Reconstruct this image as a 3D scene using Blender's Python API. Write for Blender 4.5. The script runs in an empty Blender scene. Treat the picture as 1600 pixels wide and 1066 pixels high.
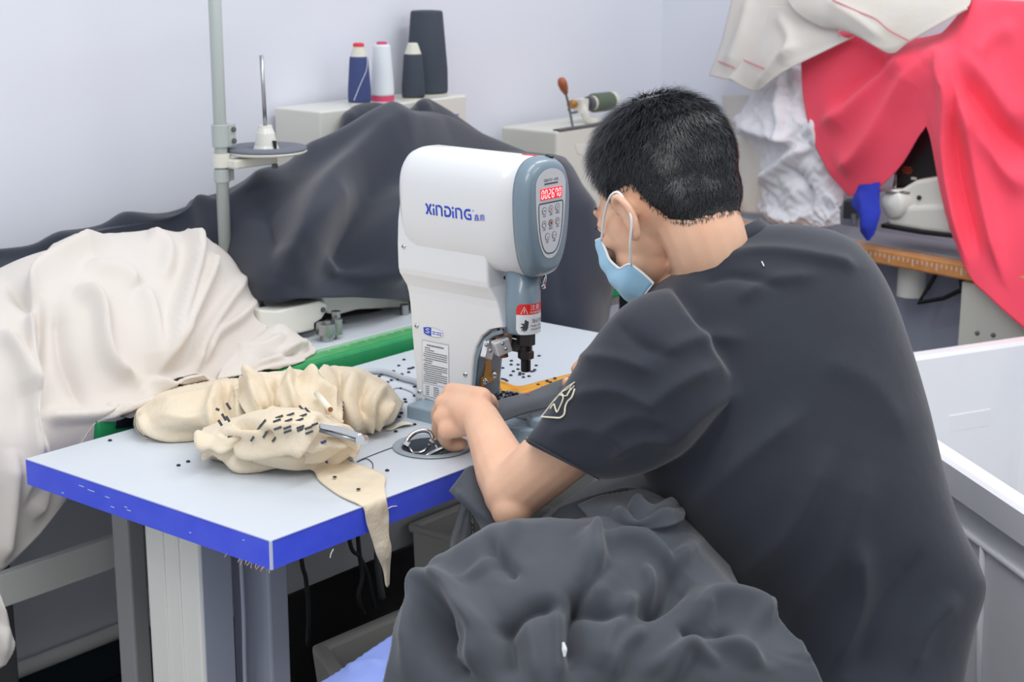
import bpy, bmesh, math, random
import numpy as np
from mathutils import Vector, Matrix
random.seed(7); RNG = np.random.default_rng(7)
scene = bpy.context.scene
COL = scene.collection
# ---------------------------------------------------------------- camera
FPX = 2571.09
CAM = np.array([-1.3735, -1.5354, 1.56])
_p, _y, _r = .245227, .686428, -.001207
_fw = np.array([math.cos(_y)*math.cos(_p), math.sin(_y)*math.cos(_p), -math.sin(_p)])
_ri = np.array([math.sin(_y), -math.cos(_y), 0.0]); _dn = np.cross(_fw, _ri)
RI = math.cos(_r)*_ri + math.sin(_r)*_dn; DN = -math.sin(_r)*_ri + math.cos(_r)*_dn; FW = _fw
cd = bpy.data.cameras.new('camera'); cam = bpy.data.objects.new('camera', cd); COL.objects.link(cam)
cd.sensor_width = 36; cd.lens = FPX/1600*36; cd.clip_start = .05; cd.clip_end = 50
m4 = Matrix.Identity(4)
for i in range(3):
    m4[i][0] = RI[i]; m4[i][1] = -DN[i]; m4[i][2] = -FW[i]; m4[i][3] = CAM[i]
cam.matrix_world = m4
cd.dof.use_dof = True; cd.dof.focus_distance = 2.45; cd.dof.aperture_fstop = 7.1
scene.camera = cam
# ---------------------------------------------------------------- light
w = bpy.data.worlds.new('world'); scene.world = w; w.use_nodes = True
w.node_tree.nodes['Background'].inputs[0].default_value = (.93, .96, 1, 1)
w.node_tree.nodes['Background'].inputs[1].default_value = 1.0
def area(name, loc, sx, sy, power, col=(1, .99, .98)):
    l = bpy.data.lights.new(name, 'AREA'); l.shape = 'RECTANGLE'; l.size = sx; l.size_y = sy; l.energy = power; l.color = col
    o = bpy.data.objects.new(name, l); COL.objects.link(o); o.location = loc
    return o
area('ceiling_tube_and_fill', (.3, -.25, 2.85), 1.3, .3, 15)
area('ceiling_tube_and_fill', (1.9, -.1, 2.85), 1.3, .3, 16)
area('ceiling_tube_and_fill', (-1.2, -.6, 2.85), 1.3, .3, 24)  # added fill lamp at camera left, brightens the left-facing sides
area('ceiling_tube_and_fill', (1.1, -1.7, 2.85), 1.3, .3, 16)
scene.view_settings.view_transform = 'Standard'; scene.view_settings.look = 'None'
scene.view_settings.gamma = 1; scene.view_settings.use_curve_mapping = False
scene.view_settings.exposure = -.28
# ---------------------------------------------------------------- pixel helpers (1600 x 1066 frame)
def ray(x, y): return RI*((x-800)/FPX) + DN*((y-533)/FPX) + FW
def Dp(x, y, d): return CAM + ray(x, y)*d
def Zp(x, y, z): r = ray(x, y); return CAM + r*((z-CAM[2])/r[2])
def Yp(x, y, v): r = ray(x, y); return CAM + r*((v-CAM[1])/r[1])
def Xp(x, y, v): r = ray(x, y); return CAM + r*((v-CAM[0])/r[0])
def proj(P):
    P = np.asarray(P, float) - CAM; d = P@FW
    return np.stack([P@RI/d*FPX+800, P@DN/d*FPX+533], -1)
TT = .78      # height of the white table top
RT = .80      # height of the rear and right table tops
# ---------------------------------------------------------------- materials
def lin(c):
    return tuple(((v/255)/12.92 if v/255 <= .04045 else ((v/255+.055)/1.055)**2.4) for v in c) + (1,)
def mat(name, c, rough=.5, metal=0, var=None, bump=None, sheen=0, coat=0, emit=0, trans=0, sss=0, spec=.5, weave=None, alpha=1):
    m = bpy.data.materials.new(name); m.use_nodes = True
    nt = m.node_tree; b = nt.nodes['Principled BSDF']; N = nt.nodes.new; L = nt.links.new
    col = lin(c)
    b.inputs['Base Color'].default_value = col; b.inputs['Roughness'].default_value = rough
    b.inputs['Metallic'].default_value = metal; b.inputs['Specular IOR Level'].default_value = spec
    if sheen: b.inputs['Sheen Weight'].default_value = sheen; b.inputs['Sheen Roughness'].default_value = .5
    if coat: b.inputs['Coat Weight'].default_value = coat; b.inputs['Coat Roughness'].default_value = .12
    if emit: b.inputs['Emission Color'].default_value = col; b.inputs['Emission Strength'].default_value = emit
    if trans: b.inputs['Transmission Weight'].default_value = trans
    if sss:
        b.inputs['Subsurface Weight'].default_value = sss; b.inputs['Subsurface Radius'].default_value = (.012, .005, .003); b.inputs['Subsurface Scale'].default_value = .6
    if alpha < 1: b.inputs['Alpha'].default_value = alpha
    tc = N('ShaderNodeTexCoord')
    if var:                                   # var = (scale, other colour, amount)
        n = N('ShaderNodeTexNoise'); n.inputs['Scale'].default_value = var[0]; n.inputs['Detail'].default_value = 5
        r = N('ShaderNodeValToRGB'); r.color_ramp.elements[0].position = .5-.5*var[2]*0-.12; r.color_ramp.elements[1].position = .62
        mx = N('ShaderNodeMix'); mx.data_type = 'RGBA'; mx.inputs['A'].default_value = col; mx.inputs['B'].default_value = lin(var[1])
        mu = N('ShaderNodeMath'); mu.operation = 'MULTIPLY'; mu.inputs[1].default_value = var[2]
        L(tc.outputs['Object'], n.inputs['Vector']); L(n.outputs['Fac'], r.inputs['Fac']); L(r.outputs['Color'], mu.inputs[0])
        L(mu.outputs[0], mx.inputs['Factor']); L(mx.outputs['Result'], b.inputs['Base Color'])
    h = None
    if bump:                                  # bump = (scale, strength, distance)
        n2 = N('ShaderNodeTexNoise'); n2.inputs['Scale'].default_value = bump[0]; n2.inputs['Detail'].default_value = 4
        L(tc.outputs['Object'], n2.inputs['Vector'])
        bp = N('ShaderNodeBump'); bp.inputs['Strength'].default_value = bump[1]; bp.inputs['Distance'].default_value = bump[2] if len(bump) > 2 else .002
        L(n2.outputs['Fac'], bp.inputs['Height']); L(bp.outputs['Normal'], b.inputs['Normal']); h = bp
    if weave:                                 # weave = (thread size scale, strength)
        wv = N('ShaderNodeTexWave'); wv.inputs['Scale'].default_value = weave[0]; wv.inputs['Distortion'].default_value = 1.5; wv.inputs['Detail'].default_value = 2
        wv.bands_direction = 'DIAGONAL'
        L(tc.outputs['Object'], wv.inputs['Vector'])
        b2 = N('ShaderNodeBump'); b2.inputs['Strength'].default_value = weave[1]; b2.inputs['Distance'].default_value = .0006
        L(wv.outputs['Fac'], b2.inputs['Height'])
        if h: L(h.outputs['Normal'], b2.inputs['Normal'])
        L(b2.outputs['Normal'], b.inputs['Normal'])
    return m
M = {}
M['wall'] = mat('wall_paint', (225, 228, 238), .75, bump=(60, .05), var=(1.3, (226, 229, 239), .6))
M['wall_low'] = mat('wall_paint_low', (196, 199, 214), .7, var=(3, (176, 180, 198), .6))
M['floor'] = mat('floor_tile_dark', (66, 68, 72), .45, var=(4, (48, 50, 54), .8))
M['skirt'] = mat('skirting_tile', (44, 58, 64), .3)
M['top'] = mat('white_laminate', (206, 213, 221), .38, var=(3, (199, 207, 216), .5), spec=.45)
M['blue'] = mat('blue_edge_band', (74, 94, 242), .42, var=(25, (92, 112, 246), .35))
M['wear'] = mat('worn_edge', (205, 212, 238), .6)
M['legcream'] = mat('cream_leg_paint', (238, 238, 233), .45)
M['leggrey'] = mat('grey_leg_paint', (172, 177, 196), .5)
M['postgrey'] = mat('grey_post_paint', (168, 169, 170), .5)
M['traygrey'] = mat('grey_tray_paint', (176, 178, 180), .5)
M['steelgrey'] = mat('dark_steel_paint', (88, 90, 92), .55)
M['mwhite'] = mat('machine_white_enamel', (228, 230, 233), .28, coat=.3)
M['mgrey'] = mat('machine_grey_enamel', (118, 138, 152), .32, coat=.35)
M['bgrey'] = mat('base_blue_grey_enamel', (146, 166, 180), .38, coat=.2)
M['liner'] = mat('throat_grey', (112, 120, 127), .4)
M['panel'] = mat('panel_film', (206, 208, 214), .4)
M['line'] = mat('print_dark_grey', (66, 70, 78), .5)
M['print'] = mat('print_black', (34, 36, 42), .5)
M['logo'] = mat('print_logo_blue', (34, 72, 196), .45)
M['label'] = mat('label_paper', (236, 238, 244), .5)
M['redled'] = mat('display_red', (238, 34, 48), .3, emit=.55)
M['digit'] = mat('display_digit', (255, 215, 220), .4, emit=1.0)
M['redst'] = mat('sticker_red', (226, 40, 36), .4)
M['whst'] = mat('sticker_white', (228, 232, 238), .4)
M['dsteel'] = mat('black_oxide_steel', (52, 52, 55), .32, .7)
M['chrome'] = mat('chrome', (215, 217, 220), .14, 1)
M['clampmetal'] = mat('bright_clamp_metal', (226, 228, 232), .28, .35)
M['steel'] = mat('brushed_steel', (170, 172, 174), .3, 1, bump=(90, .1))
M['brass'] = mat('copper_bracket', (190, 138, 70), .35, .65)
M['brown'] = mat('indicator_brown', (150, 66, 44), .4)
M['pink'] = mat('ivory_plastic', (214, 188, 172), .45)
M['black'] = mat('black_plastic', (22, 23, 26), .4)
M['snap'] = mat('snap_navy', (24, 26, 46), .35)
M['yellow'] = mat('yellow_plastic', (238, 172, 36), .4, var=(30, (226, 140, 24), .5))
M['bowlshade'] = mat('bowl_plastic_shaded', (92, 102, 112), .4)  # same plastic as the rim, interior shade put into the colour
M['bowl'] = mat('grey_plastic_bowl', (152, 163, 170), .35)
M['cord'] = mat('grey_cord', (178, 186, 194), .45)
M['dcord'] = mat('dark_cord', (40, 42, 46), .5)
M['cream'] = mat('cream_cotton', (218, 212, 206), .9, sheen=.1, bump=(14, .12, .01), weave=(420, .08), var=(6, (212, 204, 196), .5))
M['calico'] = mat('calico_cotton', (228, 215, 192), .9, sheen=.05, bump=(24, .5, .012), weave=(400, .1), var=(10, (220, 203, 176), .6))
M['navy'] = mat('charcoal_wool', (40, 46, 60), .92, sheen=.25, bump=(12, .08, .01), weave=(420, .08), var=(5, (35, 40, 54), .6))
M['red'] = mat('red_cotton', (252, 78, 104), .8, sheen=.15, bump=(8, .1, .02), weave=(500, .08), var=(4, (244, 66, 92), .4))
M['linen'] = mat('linen', (216, 212, 206), .95, bump=(30, .25, .006), weave=(300, .35), var=(14, (216, 208, 198), .7))
M['stripe'] = mat('linen_pink_stripe', (222, 150, 156), .95)
M['wcotton'] = mat('white_shirting', (226, 226, 232), .85, sheen=.2, bump=(18, .25, .012))
M['garment'] = mat('grey_twill', (74, 79, 87), .88, sheen=.25, bump=(9, .12, .015), weave=(500, .06), var=(7, (66, 71, 80), .6))
M['shirt'] = mat('black_tshirt_jersey', (38, 43, 55), .85, sheen=.22, bump=(9, .2, .02), weave=(700, .05), var=(5, (34, 38, 50), .5))
M['skin'] = mat('skin', (234, 190, 160), .5, sss=.25, bump=(160, .1, .001), var=(22, (226, 172, 144), .45))
M['hair'] = mat('hair_black', (24, 26, 33), .34, spec=.6)
M['haircap'] = mat('hair_base', (17, 17, 20), .8)
M['mask'] = mat('mask_blue', (158, 206, 234), .85, sheen=.2, bump=(120, .15))
M['maskw'] = mat('mask_white', (236, 240, 244), .85)
M['trouser'] = mat('black_trousers', (38, 40, 46), .9, sheen=.2)
M['lblue'] = mat('pale_blue_plastic', (150, 170, 240), .4)
M['green'] = mat('green_ruler', (24, 142, 84), .45, var=(20, (60, 160, 90), .4))
M['green2'] = mat('light_green_ruler', (72, 160, 98), .5, var=(30, (110, 180, 120), .4))
M['lgreen'] = mat('ruler_marks', (206, 226, 210), .6)
M['mbeige'] = mat('machine_beige', (216, 216, 206), .4)
M['mbeige2'] = mat('machine_ivory', (222, 222, 214), .35, coat=.2)
M['pole'] = mat('grey_green_pole', (172, 180, 178), .35)
M['pad'] = mat('grey_felt', (112, 116, 128), .95, bump=(200, .3))
M['navyth'] = mat('navy_thread', (62, 76, 126), .8, weave=(260, .5))
M['whiteth'] = mat('white_thread', (226, 232, 238), .8, weave=(260, .5))
M['blackth'] = mat('dark_thread', (62, 70, 82), .8, weave=(260, .5))
M['greenth'] = mat('green_thread', (92, 106, 92), .8, weave=(260, .5))
M['cone'] = mat('cone_card', (212, 212, 198), .6)
M['magenta'] = mat('cone_magenta', (206, 70, 110), .5)
M['redc'] = mat('cone_red', (222, 62, 70), .5)
M['wood'] = mat('wood_handle', (166, 94, 56), .45, var=(30, (140, 74, 40), .6))
M['orange'] = mat('ruler_orange', (214, 150, 92), .5, var=(40, (196, 126, 70), .5))
M['rtop'] = mat('right_table_grey', (170, 176, 184), .4)
M['tub'] = mat('tub_plastic', (238, 240, 244), .4, var=(4, (228, 230, 236), .5))
M['binbeige'] = mat('bin_beige', (206, 203, 196), .5)
M['bingreen'] = mat('bin_green', (84, 124, 110), .5)
M['bluerag'] = mat('royal_blue_rag', (34, 52, 170), .9)
M['glass'] = mat('clear_plastic', (220, 226, 232), .15, trans=.6, spec=.6)
M['selvedge'] = mat('grey_selvedge_stitch', (150, 144, 132), .9)
M['paper'] = mat('cream_paper', (238, 232, 214), .7)
M['tape'] = mat('black_tape', (40, 42, 50), .4)
M['thread'] = mat('loose_thread', (70, 78, 96), .9)
M['whitethread'] = mat('loose_white_thread', (230, 230, 235), .9)
M['splinter'] = mat('wood_splinter', (226, 192, 162), .8)
M['reflect'] = mat('shirt_print_ivory', (236, 230, 206), .6)
# ---------------------------------------------------------------- object helpers
BASE = {}
def tag(o, label, cat, group=None, kind=None):
    if label: o['label'] = label
    if cat: o['category'] = cat
    if group: o['group'] = group
    if kind: o['kind'] = kind
    return o
def thing(name, loc, label, cat, group=None):
    o = bpy.data.objects.new(name, None); COL.objects.link(o); o.location = tuple(loc); o.empty_display_size = .05
    BASE[o] = np.array(loc, float)
    return tag(o, label, cat, group)
def mk(name, VF, m, parent=None, smooth=False, bevel=0, solid=0, label=None, seg=2, angle=None):
    V, F = VF
    V = np.asarray(V, float)
    b = BASE[parent] if parent is not None else np.zeros(3)
    me = bpy.data.meshes.new(name)
    me.from_pydata([tuple(v) for v in (V-b)], [], [tuple(int(i) for i in f) for f in F]); me.update()
    if isinstance(m, str): m = M[m]
    me.materials.append(m)
    if smooth: me.polygons.foreach_set('use_smooth', [True]*len(me.polygons))
    o = bpy.data.objects.new(name, me); COL.objects.link(o)
    if parent is not None: o.parent = parent
    BASE[o] = b
    if solid:
        s = o.modifiers.new('s', 'SOLIDIFY'); s.thickness = solid; s.offset = 0
    if bevel:
        bv = o.modifiers.new('b', 'BEVEL'); bv.width = bevel; bv.segments = seg; bv.limit_method = 'ANGLE'; bv.angle_limit = math.radians(angle or 35)
    if label: o['label'] = label
    return o
def top(name, VF, m, label, cat, group=None, **k): return tag(mk(name, VF, m, None, **k), label, cat, group)
def struct(name, VF, m, **k): o = mk(name, VF, m, None, **k); o['kind'] = 'structure'; return o
def box(x0, x1, y0, y1, z0, z1, R=None, c=None):
    V = np.array([(x, y, z) for x in (x0, x1) for y in (y0, y1) for z in (z0, z1)], float)
    if R is not None: V = V@np.asarray(R).T
    if c is not None: V = V + np.asarray(c)
    return V, [(0, 1, 3, 2), (4, 6, 7, 5), (0, 4, 5, 1), (2, 3, 7, 6), (0, 2, 6, 4), (1, 5, 7, 3)]
def join(*L):
    V = []; F = []; n = 0
    for v, f in L:
        v = np.asarray(v); V.append(v); F += [tuple(i+n for i in q) for q in f]; n += len(v)
    return np.concatenate(V), F
def rotz(a): c, s = math.cos(a), math.sin(a); return np.array([[c, -s, 0], [s, c, 0], [0, 0, 1]])
def unit(v): v = np.asarray(v, float); return v/np.linalg.norm(v)
def frame(d, ref=(0, 0, 1)):
    d = unit(d); r = np.cross(d, ref)
    if np.linalg.norm(r) < 1e-4: r = np.cross(d, (1, 0, 0))
    r = unit(r); return r, np.cross(r, d), d
def cm(P, n):
    P = np.asarray(P, float); k = len(P)
    if k == 2:
        t = np.linspace(0, 1, n).reshape((n,)+(1,)*(P.ndim-1)); return P[0]*(1-t)+P[1]*t
    Q = np.concatenate([[2*P[0]-P[1]], P, [2*P[-1]-P[-2]]])
    t = np.linspace(0, k-1, n); i = np.minimum(t.astype(int), k-2); s = (t-i).reshape((n,)+(1,)*(P.ndim-1))
    a, b, c, d = Q[i], Q[i+1], Q[i+2], Q[i+3]
    return .5*(2*b+(c-a)*s+(2*a-5*b+4*c-d)*s**2+(3*b-a-3*c+d)*s**3)
def rings(R, closed=True, cap=True):
    R = [np.asarray(r) for r in R]; n = len(R[0]); F = []
    for k in range(len(R)-1):
        for i in range(n if closed else n-1):
            j = (i+1) % n
            F.append((k*n+i, k*n+j, (k+1)*n+j, (k+1)*n+i))
    if cap and closed: F.append(tuple(range(n))[::-1]); F.append(tuple((len(R)-1)*n+i for i in range(n)))
    return np.concatenate(R), F
def tube(P, r, n=8, smoothn=None, cap=True):
    P = np.asarray(P, float)
    rr = np.full(len(P), r) if np.isscalar(r) else np.asarray(r, float)
    if smoothn: P2 = cm(P, smoothn); rr = np.interp(np.linspace(0, len(P)-1, smoothn), range(len(P)), rr); P = P2
    T = np.gradient(P, axis=0); T /= np.linalg.norm(T, axis=1)[:, None]+1e-12
    a, b, _ = frame(T[0]); L = []; ang = np.linspace(0, 2*np.pi, n, endpoint=False)
    for k in range(len(P)):
        a = unit(a-T[k]*(a@T[k])); b = np.cross(T[k], a)
        L.append(P[k]+rr[k]*(np.cos(ang)[:, None]*a+np.sin(ang)[:, None]*b))
    return rings(L, True, cap)
def lathe(prof, c, n=24, axis=(0, 0, 1), cap=True):
    a, b, d = frame(axis, (0, 1, 0) if abs(axis[2]) > .9 else (0, 0, 1)); c = np.asarray(c, float)
    ang = np.linspace(0, 2*np.pi, n, endpoint=False); L = []
    for r, z in prof: L.append(c+d*z+max(r, 1e-5)*(np.cos(ang)[:, None]*a+np.sin(ang)[:, None]*b))
    return rings(L, True, cap)
def prism(poly, org, ux, uy, un, h):
    """extrude a 2D polygon lying in plane (org, ux, uy) by h along un"""
    poly = np.asarray(poly, float); A = np.asarray(org)+poly[:, :1]*np.asarray(ux)+poly[:, 1:2]*np.asarray(uy)
    return rings([A, A+np.asarray(un)*h])
def ellipsoid(c, r, R=None, n=24, k=14):
    th = np.linspace(0, np.pi, k); ph = np.linspace(0, 2*np.pi, n, endpoint=False); L = []
    for t in th:
        s = max(math.sin(t), 1e-3)
        L.append(np.stack([s*np.cos(ph)*r[0], s*np.sin(ph)*r[1], np.full(n, math.cos(t)*r[2])], 1))
    V, F = rings(L)
    if R is not None: V = V@np.asarray(R).T
    return V+np.asarray(c), F
def limb(P, r, n=16, k=24):
    P = np.asarray(P, float); v = tube(P, r, n, k)
    return [v, ellipsoid(P[0], (r[0],)*3), ellipsoid(P[-1], (r[-1],)*3)]
# ---------------------------------------------------------------- cloth: control grid + traced folds + relaxed wrinkles
def gnormal(V):
    du = np.gradient(V, axis=1); dv = np.gradient(V, axis=0); N = np.cross(du, dv)
    N /= np.linalg.norm(N, axis=2)[:, :, None]+1e-12
    if ((CAM-V)*N).sum(2).mean() < 0: N = -N
    return N
def fold_disp(V, folds):
    px = proj(V); out = np.zeros(V.shape[:-1])
    for f in folds:
        poly, amp, wd = f[:3]; sk = f[3] if len(f) > 3 else 1
        poly = cm(np.array(poly, float), max(8, 5*len(poly))); best = np.full(out.shape, 1e9); sg = np.zeros(out.shape); tt = np.zeros(out.shape)
        for k in range(len(poly)-1):
            a, b = poly[k], poly[k+1]; e = b-a; L2 = e@e+1e-9
            t = np.clip(((px-a)@e)/L2, 0, 1); q = px-(a+t[..., None]*e); d = np.hypot(q[..., 0], q[..., 1])
            s = e[0]*q[..., 1]-e[1]*q[..., 0]; u = d < best
            best = np.where(u, d, best); sg = np.where(u, s, sg); tt = np.where(u, (k+t)/(len(poly)-1), tt)
        wl = np.where(sg > 0, wd, wd*sk)
        tp = np.clip(np.minimum(tt, 1-tt)/.18, 0, 1)*.85+.15
        out += amp*np.exp(-(best/wl)**1.45)*tp
    return out
def smooth_noise(n, m, k, l, rng):
    return cm(cm(rng.standard_normal((k, l)), n).T.copy(), m).T
def relax(T, inf=(1.06, 1.06), it=90, pull=.03, amp=.004, cells=(9, 9), bend=.35, seed=1, floor=None, span=3, sm=3):
    rng = np.random.default_rng(seed); n, m, _ = T.shape
    X = T+gnormal(T)*(amp*smooth_noise(n, m, cells[0], cells[1], rng))[..., None]
    def L(i, j): return np.linalg.norm(T[i:, j:]-T[:n-i, :m-j], axis=2) if True else None
    Lh = np.linalg.norm(T[:, 1:]-T[:, :-1], axis=2)*inf[0]; Lv = np.linalg.norm(T[1:]-T[:-1], axis=2)*inf[1]; g = (inf[0]+inf[1])/2
    Ld = np.linalg.norm(T[1:, 1:]-T[:-1, :-1], axis=2)*g; Le = np.linalg.norm(T[1:, :-1]-T[:-1, 1:], axis=2)*g
    s = span; Bh = np.linalg.norm(T[:, s:]-T[:, :-s], axis=2)*inf[0]*.985; Bv = np.linalg.norm(T[s:]-T[:-s], axis=2)*inf[1]*.985
    def sat(A, B, R, k, push=False):
        d = B-A; l = np.linalg.norm(d, axis=2)+1e-9; c = (l-R)/l
        if push: c = np.minimum(c, 0)
        c = (.5*k*c)[..., None]*d; A += c; B -= c
    for _ in range(it):
        for o in (0, 1):
            a = X[:, o:m-1:2]; b = X[:, o+1:m:2]; q = min(a.shape[1], b.shape[1]); sat(a[:, :q], b[:, :q], Lh[:, o::2][:, :q], 1)
            a = X[o:n-1:2]; b = X[o+1:n:2]; q = min(a.shape[0], b.shape[0]); sat(a[:q], b[:q], Lv[o::2][:q], 1)
        for o in (0, 1):
            a = X[o:n-1:2, :-1]; b = X[o+1:n:2, 1:]; q = min(len(a), len(b)); sat(a[:q], b[:q], Ld[o::2][:q], .4)
            a = X[o:n-1:2, 1:]; b = X[o+1:n:2, :-1]; q = min(len(a), len(b)); sat(a[:q], b[:q], Le[o::2][:q], .4)
        if bend:
            d = X[:, s:]-X[:, :-s]; l = np.linalg.norm(d, axis=2)+1e-9; c = (.25*bend*np.minimum((l-Bh)/l, 0))[..., None]*d; X[:, :-s] += c; X[:, s:] -= c
            d = X[s:]-X[:-s]; l = np.linalg.norm(d, axis=2)+1e-9; c = (.25*bend*np.minimum((l-Bv)/l, 0))[..., None]*d; X[:-s] += c; X[s:] -= c
        X += pull*(T-X)
        if floor is not None: X[..., 2] = np.maximum(X[..., 2], floor(X) if callable(floor) else floor)
    for _ in range(sm):
        Y = X.copy(); Y[1:-1, 1:-1] = .5*X[1:-1, 1:-1]+.125*(X[2:, 1:-1]+X[:-2, 1:-1]+X[1:-1, 2:]+X[1:-1, :-2]); X = Y
    return X
def gfaces(n, m): return [(i*m+j, i*m+j+1, (i+1)*m+j+1, (i+1)*m+j) for i in range(n-1) for j in range(m-1)]
def cloth_grid(rows, n, m, folds=(), wr=None):
    rows = np.asarray(rows, float); V = cm(rows, n); V = np.swapaxes(cm(np.swapaxes(V, 0, 1), m), 0, 1)
    if folds: V = V+gnormal(V)*fold_disp(V, folds)[..., None]
    if wr: V = relax(V, **wr)
    return V
def cloth(name, rows, n, m, mt, parent=None, folds=(), wr=None, th=.0025, post=None):
    V = cloth_grid(rows, n, m, folds, wr)
    if post: V = post(V)
    return mk(name, (V.reshape(-1, 3), gfaces(n, m)), mt, parent, smooth=True, solid=th)
def text_vf(body, size, spacing=1.0):
    cu = bpy.data.curves.new('t', 'FONT'); cu.body = body; cu.size = size; cu.resolution_u = 3; cu.space_character = spacing; cu.align_x = 'LEFT'
    o = bpy.data.objects.new('t', cu); COL.objects.link(o)
    dg = bpy.context.evaluated_depsgraph_get(); me = bpy.data.meshes.new_from_object(o.evaluated_get(dg))
    V = np.array([v.co[:] for v in me.vertices], float).reshape(-1, 3); F = [tuple(p.vertices) for p in me.polygons]
    bpy.data.objects.remove(o); bpy.data.curves.remove(cu); bpy.data.meshes.remove(me)
    return V, F
def place2d(VF, fn):
    V, F = VF
    return np.array([fn(v[0], v[1]) for v in V]).reshape(-1, 3), F
def ribbon2d(P, wd, closed=False):
    P = np.asarray(P, float)
    if closed: T = np.roll(P, -1, 0)-np.roll(P, 1, 0)
    else: T = np.gradient(P, axis=0)
    T /= np.linalg.norm(T, axis=1)[:, None]+1e-12; Nn = np.stack([-T[:, 1], T[:, 0]], 1)*wd/2
    n = len(P); V = np.concatenate([P-Nn, P+Nn]); V = np.concatenate([V, np.zeros((2*n, 1))], 1)
    F = [(i, (i+1) % n, n+(i+1) % n, n+i) for i in range(n if closed else n-1)]
    return V, F
# ================================================================ the setting
YW, XW = 1.20, 2.65
struct('floor', box(-1.6, XW+.1, -2.6, YW+.1, -.06, 0), 'floor')
struct('wall_left', box(-1.6, XW+.1, YW, YW+.1, 0, 2.9), 'wall')
struct('wall_back', box(XW, XW+.1, -2.6, YW, 0, 2.9), 'wall')
struct('baseboard_left', box(-1.6, XW, YW-.012, YW-.0005, 0.001, .085), 'skirt', bevel=.002)
struct('trim_1', tube([(-1.6, YW-.022, .105), (2.6, YW-.022, .105)], .016, 12), 'legcream', smooth=True)   # pipe along the wall
struct('baseboard_back', box(XW-.012, XW-.0005, -2.6, YW-.014, 0.001, .085), 'skirt', bevel=.002)
# ================================================================ white work table
TL, TW, TH = 1.20, .542, .0415
wt = thing('work_table', (TL/2, TW/2, 0), 'white laminate table with bright blue edge under the button press', 'table')
# top with a round hole for the sunk bowl
bc = np.array([.433, .105]); br = .056
def top_mesh():
    bm = bmesh.new(); n = 40
    outer = [(0, 0), (TL, 0), (TL, TW), (0, TW)]
    ang = np.linspace(0, 2*np.pi, n, endpoint=False)
    for zz in (TT-TH+.0005, TT):
        vo = [bm.verts.new((x, y, zz)) for x, y in outer]; vi = [bm.verts.new((bc[0]+br*math.cos(a), bc[1]+br*math.sin(a), zz)) for a in ang]
        eo = [bm.edges.new((vo[i], vo[(i+1) % 4])) for i in range(4)]; ei = [bm.edges.new((vi[i], vi[(i+1) % n])) for i in range(n)]
        bmesh.ops.triangle_fill(bm, edges=eo+ei, use_beauty=True, normal=(0, 0, 1))
    bm.verts.ensure_lookup_table(); k = 4+n
    for i in range(4): bm.faces.new([bm.verts[j] for j in (i, (i+1) % 4, k+(i+1) % 4, k+i)])
    for i in range(n): bm.faces.new([bm.verts[j] for j in (4+i, 4+(i+1) % n, k+4+(i+1) % n, k+4+i)])
    bmesh.ops.recalc_face_normals(bm, faces=bm.faces)
    V = np.array([v.co[:] for v in bm.verts]); F = [tuple(v.index for v in f.verts) for f in bm.faces]; bm.free(); return V, F
mk('table_top', top_mesh(), 'top', wt)
e = .0012
for nm, b in (('a', (-e, TL+e, -e, 0)), ('b', (-e, TL+e, TW, TW+e)), ('c', (-e, 0, 0, TW)), ('d', (TL, TL+e, 0, TW))):
    mk('edge_band', box(b[0], b[1], b[2], b[3], TT-TH, TT-.0006), 'blue', wt)
mk('worn_corner', box(-.0022, .0016, -.0022, .0016, TT-TH, TT-.0004), 'wear', wt, bevel=.0006)
mk('worn_rim', join(box(-.0019, .0002, 0, TW, TT-.0016, TT+.0002), box(0, TL, -.0019, .0002, TT-.0014, TT+.0002)), 'wear', wt)
sc = []
for y, z, l, sl in ((.40, .766, .012, -.3), (.375, .764, .016, -.35), (.34, .7625, .01, -.2), (.30, .757, .006, 0), (.292, .7535, .009, -.2), (.33, .750, .008, .1), (.16, .752, .004, 0), (.45, .745, .006, .2), (.05, .768, .004, .5)):
    sc.append(box(-.0016, -.0011, y, y+l, z-.0006, z+.0006))
mk('edge_scratches', join(*sc), 'wear', wt)['kind'] = 'stuff'
sp = []
for i in range(12):
    y = random.uniform(.0, .09); l = random.uniform(.002, .007)
    sp.append(tube([(-.001, y, TT-TH+.001), (-.003-random.random()*.003, y+random.uniform(-.003, .005), TT-TH-l)], .0004, 4))
mk('chipboard_splinters', join(*sp), 'splinter', wt)['kind'] = 'stuff'
mk('leg', box(.08, .14, .248, .372, .06, TT-TH-.0005), 'legcream', wt, bevel=.006)
mk('leg_rib', join(*[box(.0775, .0802, y, y+.006, .07, TT-TH-.004) for y in (.29, .325)]), 'legcream', wt, bevel=.001)
mk('leg_side_plate', box(.085, .1395, .2455, .2479, .06, TT-TH-.004), 'leggrey', wt)
mk('foot', box(.07, .15, .02, .52, 0, .06), 'legcream', wt, bevel=.006)
mk('leg', box(1.06, 1.12, .248, .372, .06, TT-TH-.0005), 'legcream', wt, bevel=.006)
mk('foot', box(1.05, 1.13, .02, .52, 0, .06), 'legcream', wt, bevel=.006)
mk('leg_inner_post', box(.185, .225, .215, .30, .03, TT-TH-.0005), 'leggrey', wt, bevel=.004)
pz = Yp(495, 910, .475)[2]
mk('modesty_panel', box(.226, 1.06, .472, .484, pz, TT-TH-.0005), 'traygrey', wt, bevel=.002)
mk('power_cable', tube([(.15, .232, TT-TH-.002), (.151, .236, .66), (.150, .234, .56), (.152, .239, .46), (.150, .236, .38), (.16, .235, .2)], .0035, 8, 30), 'leggrey', wt, smooth=True)
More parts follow.
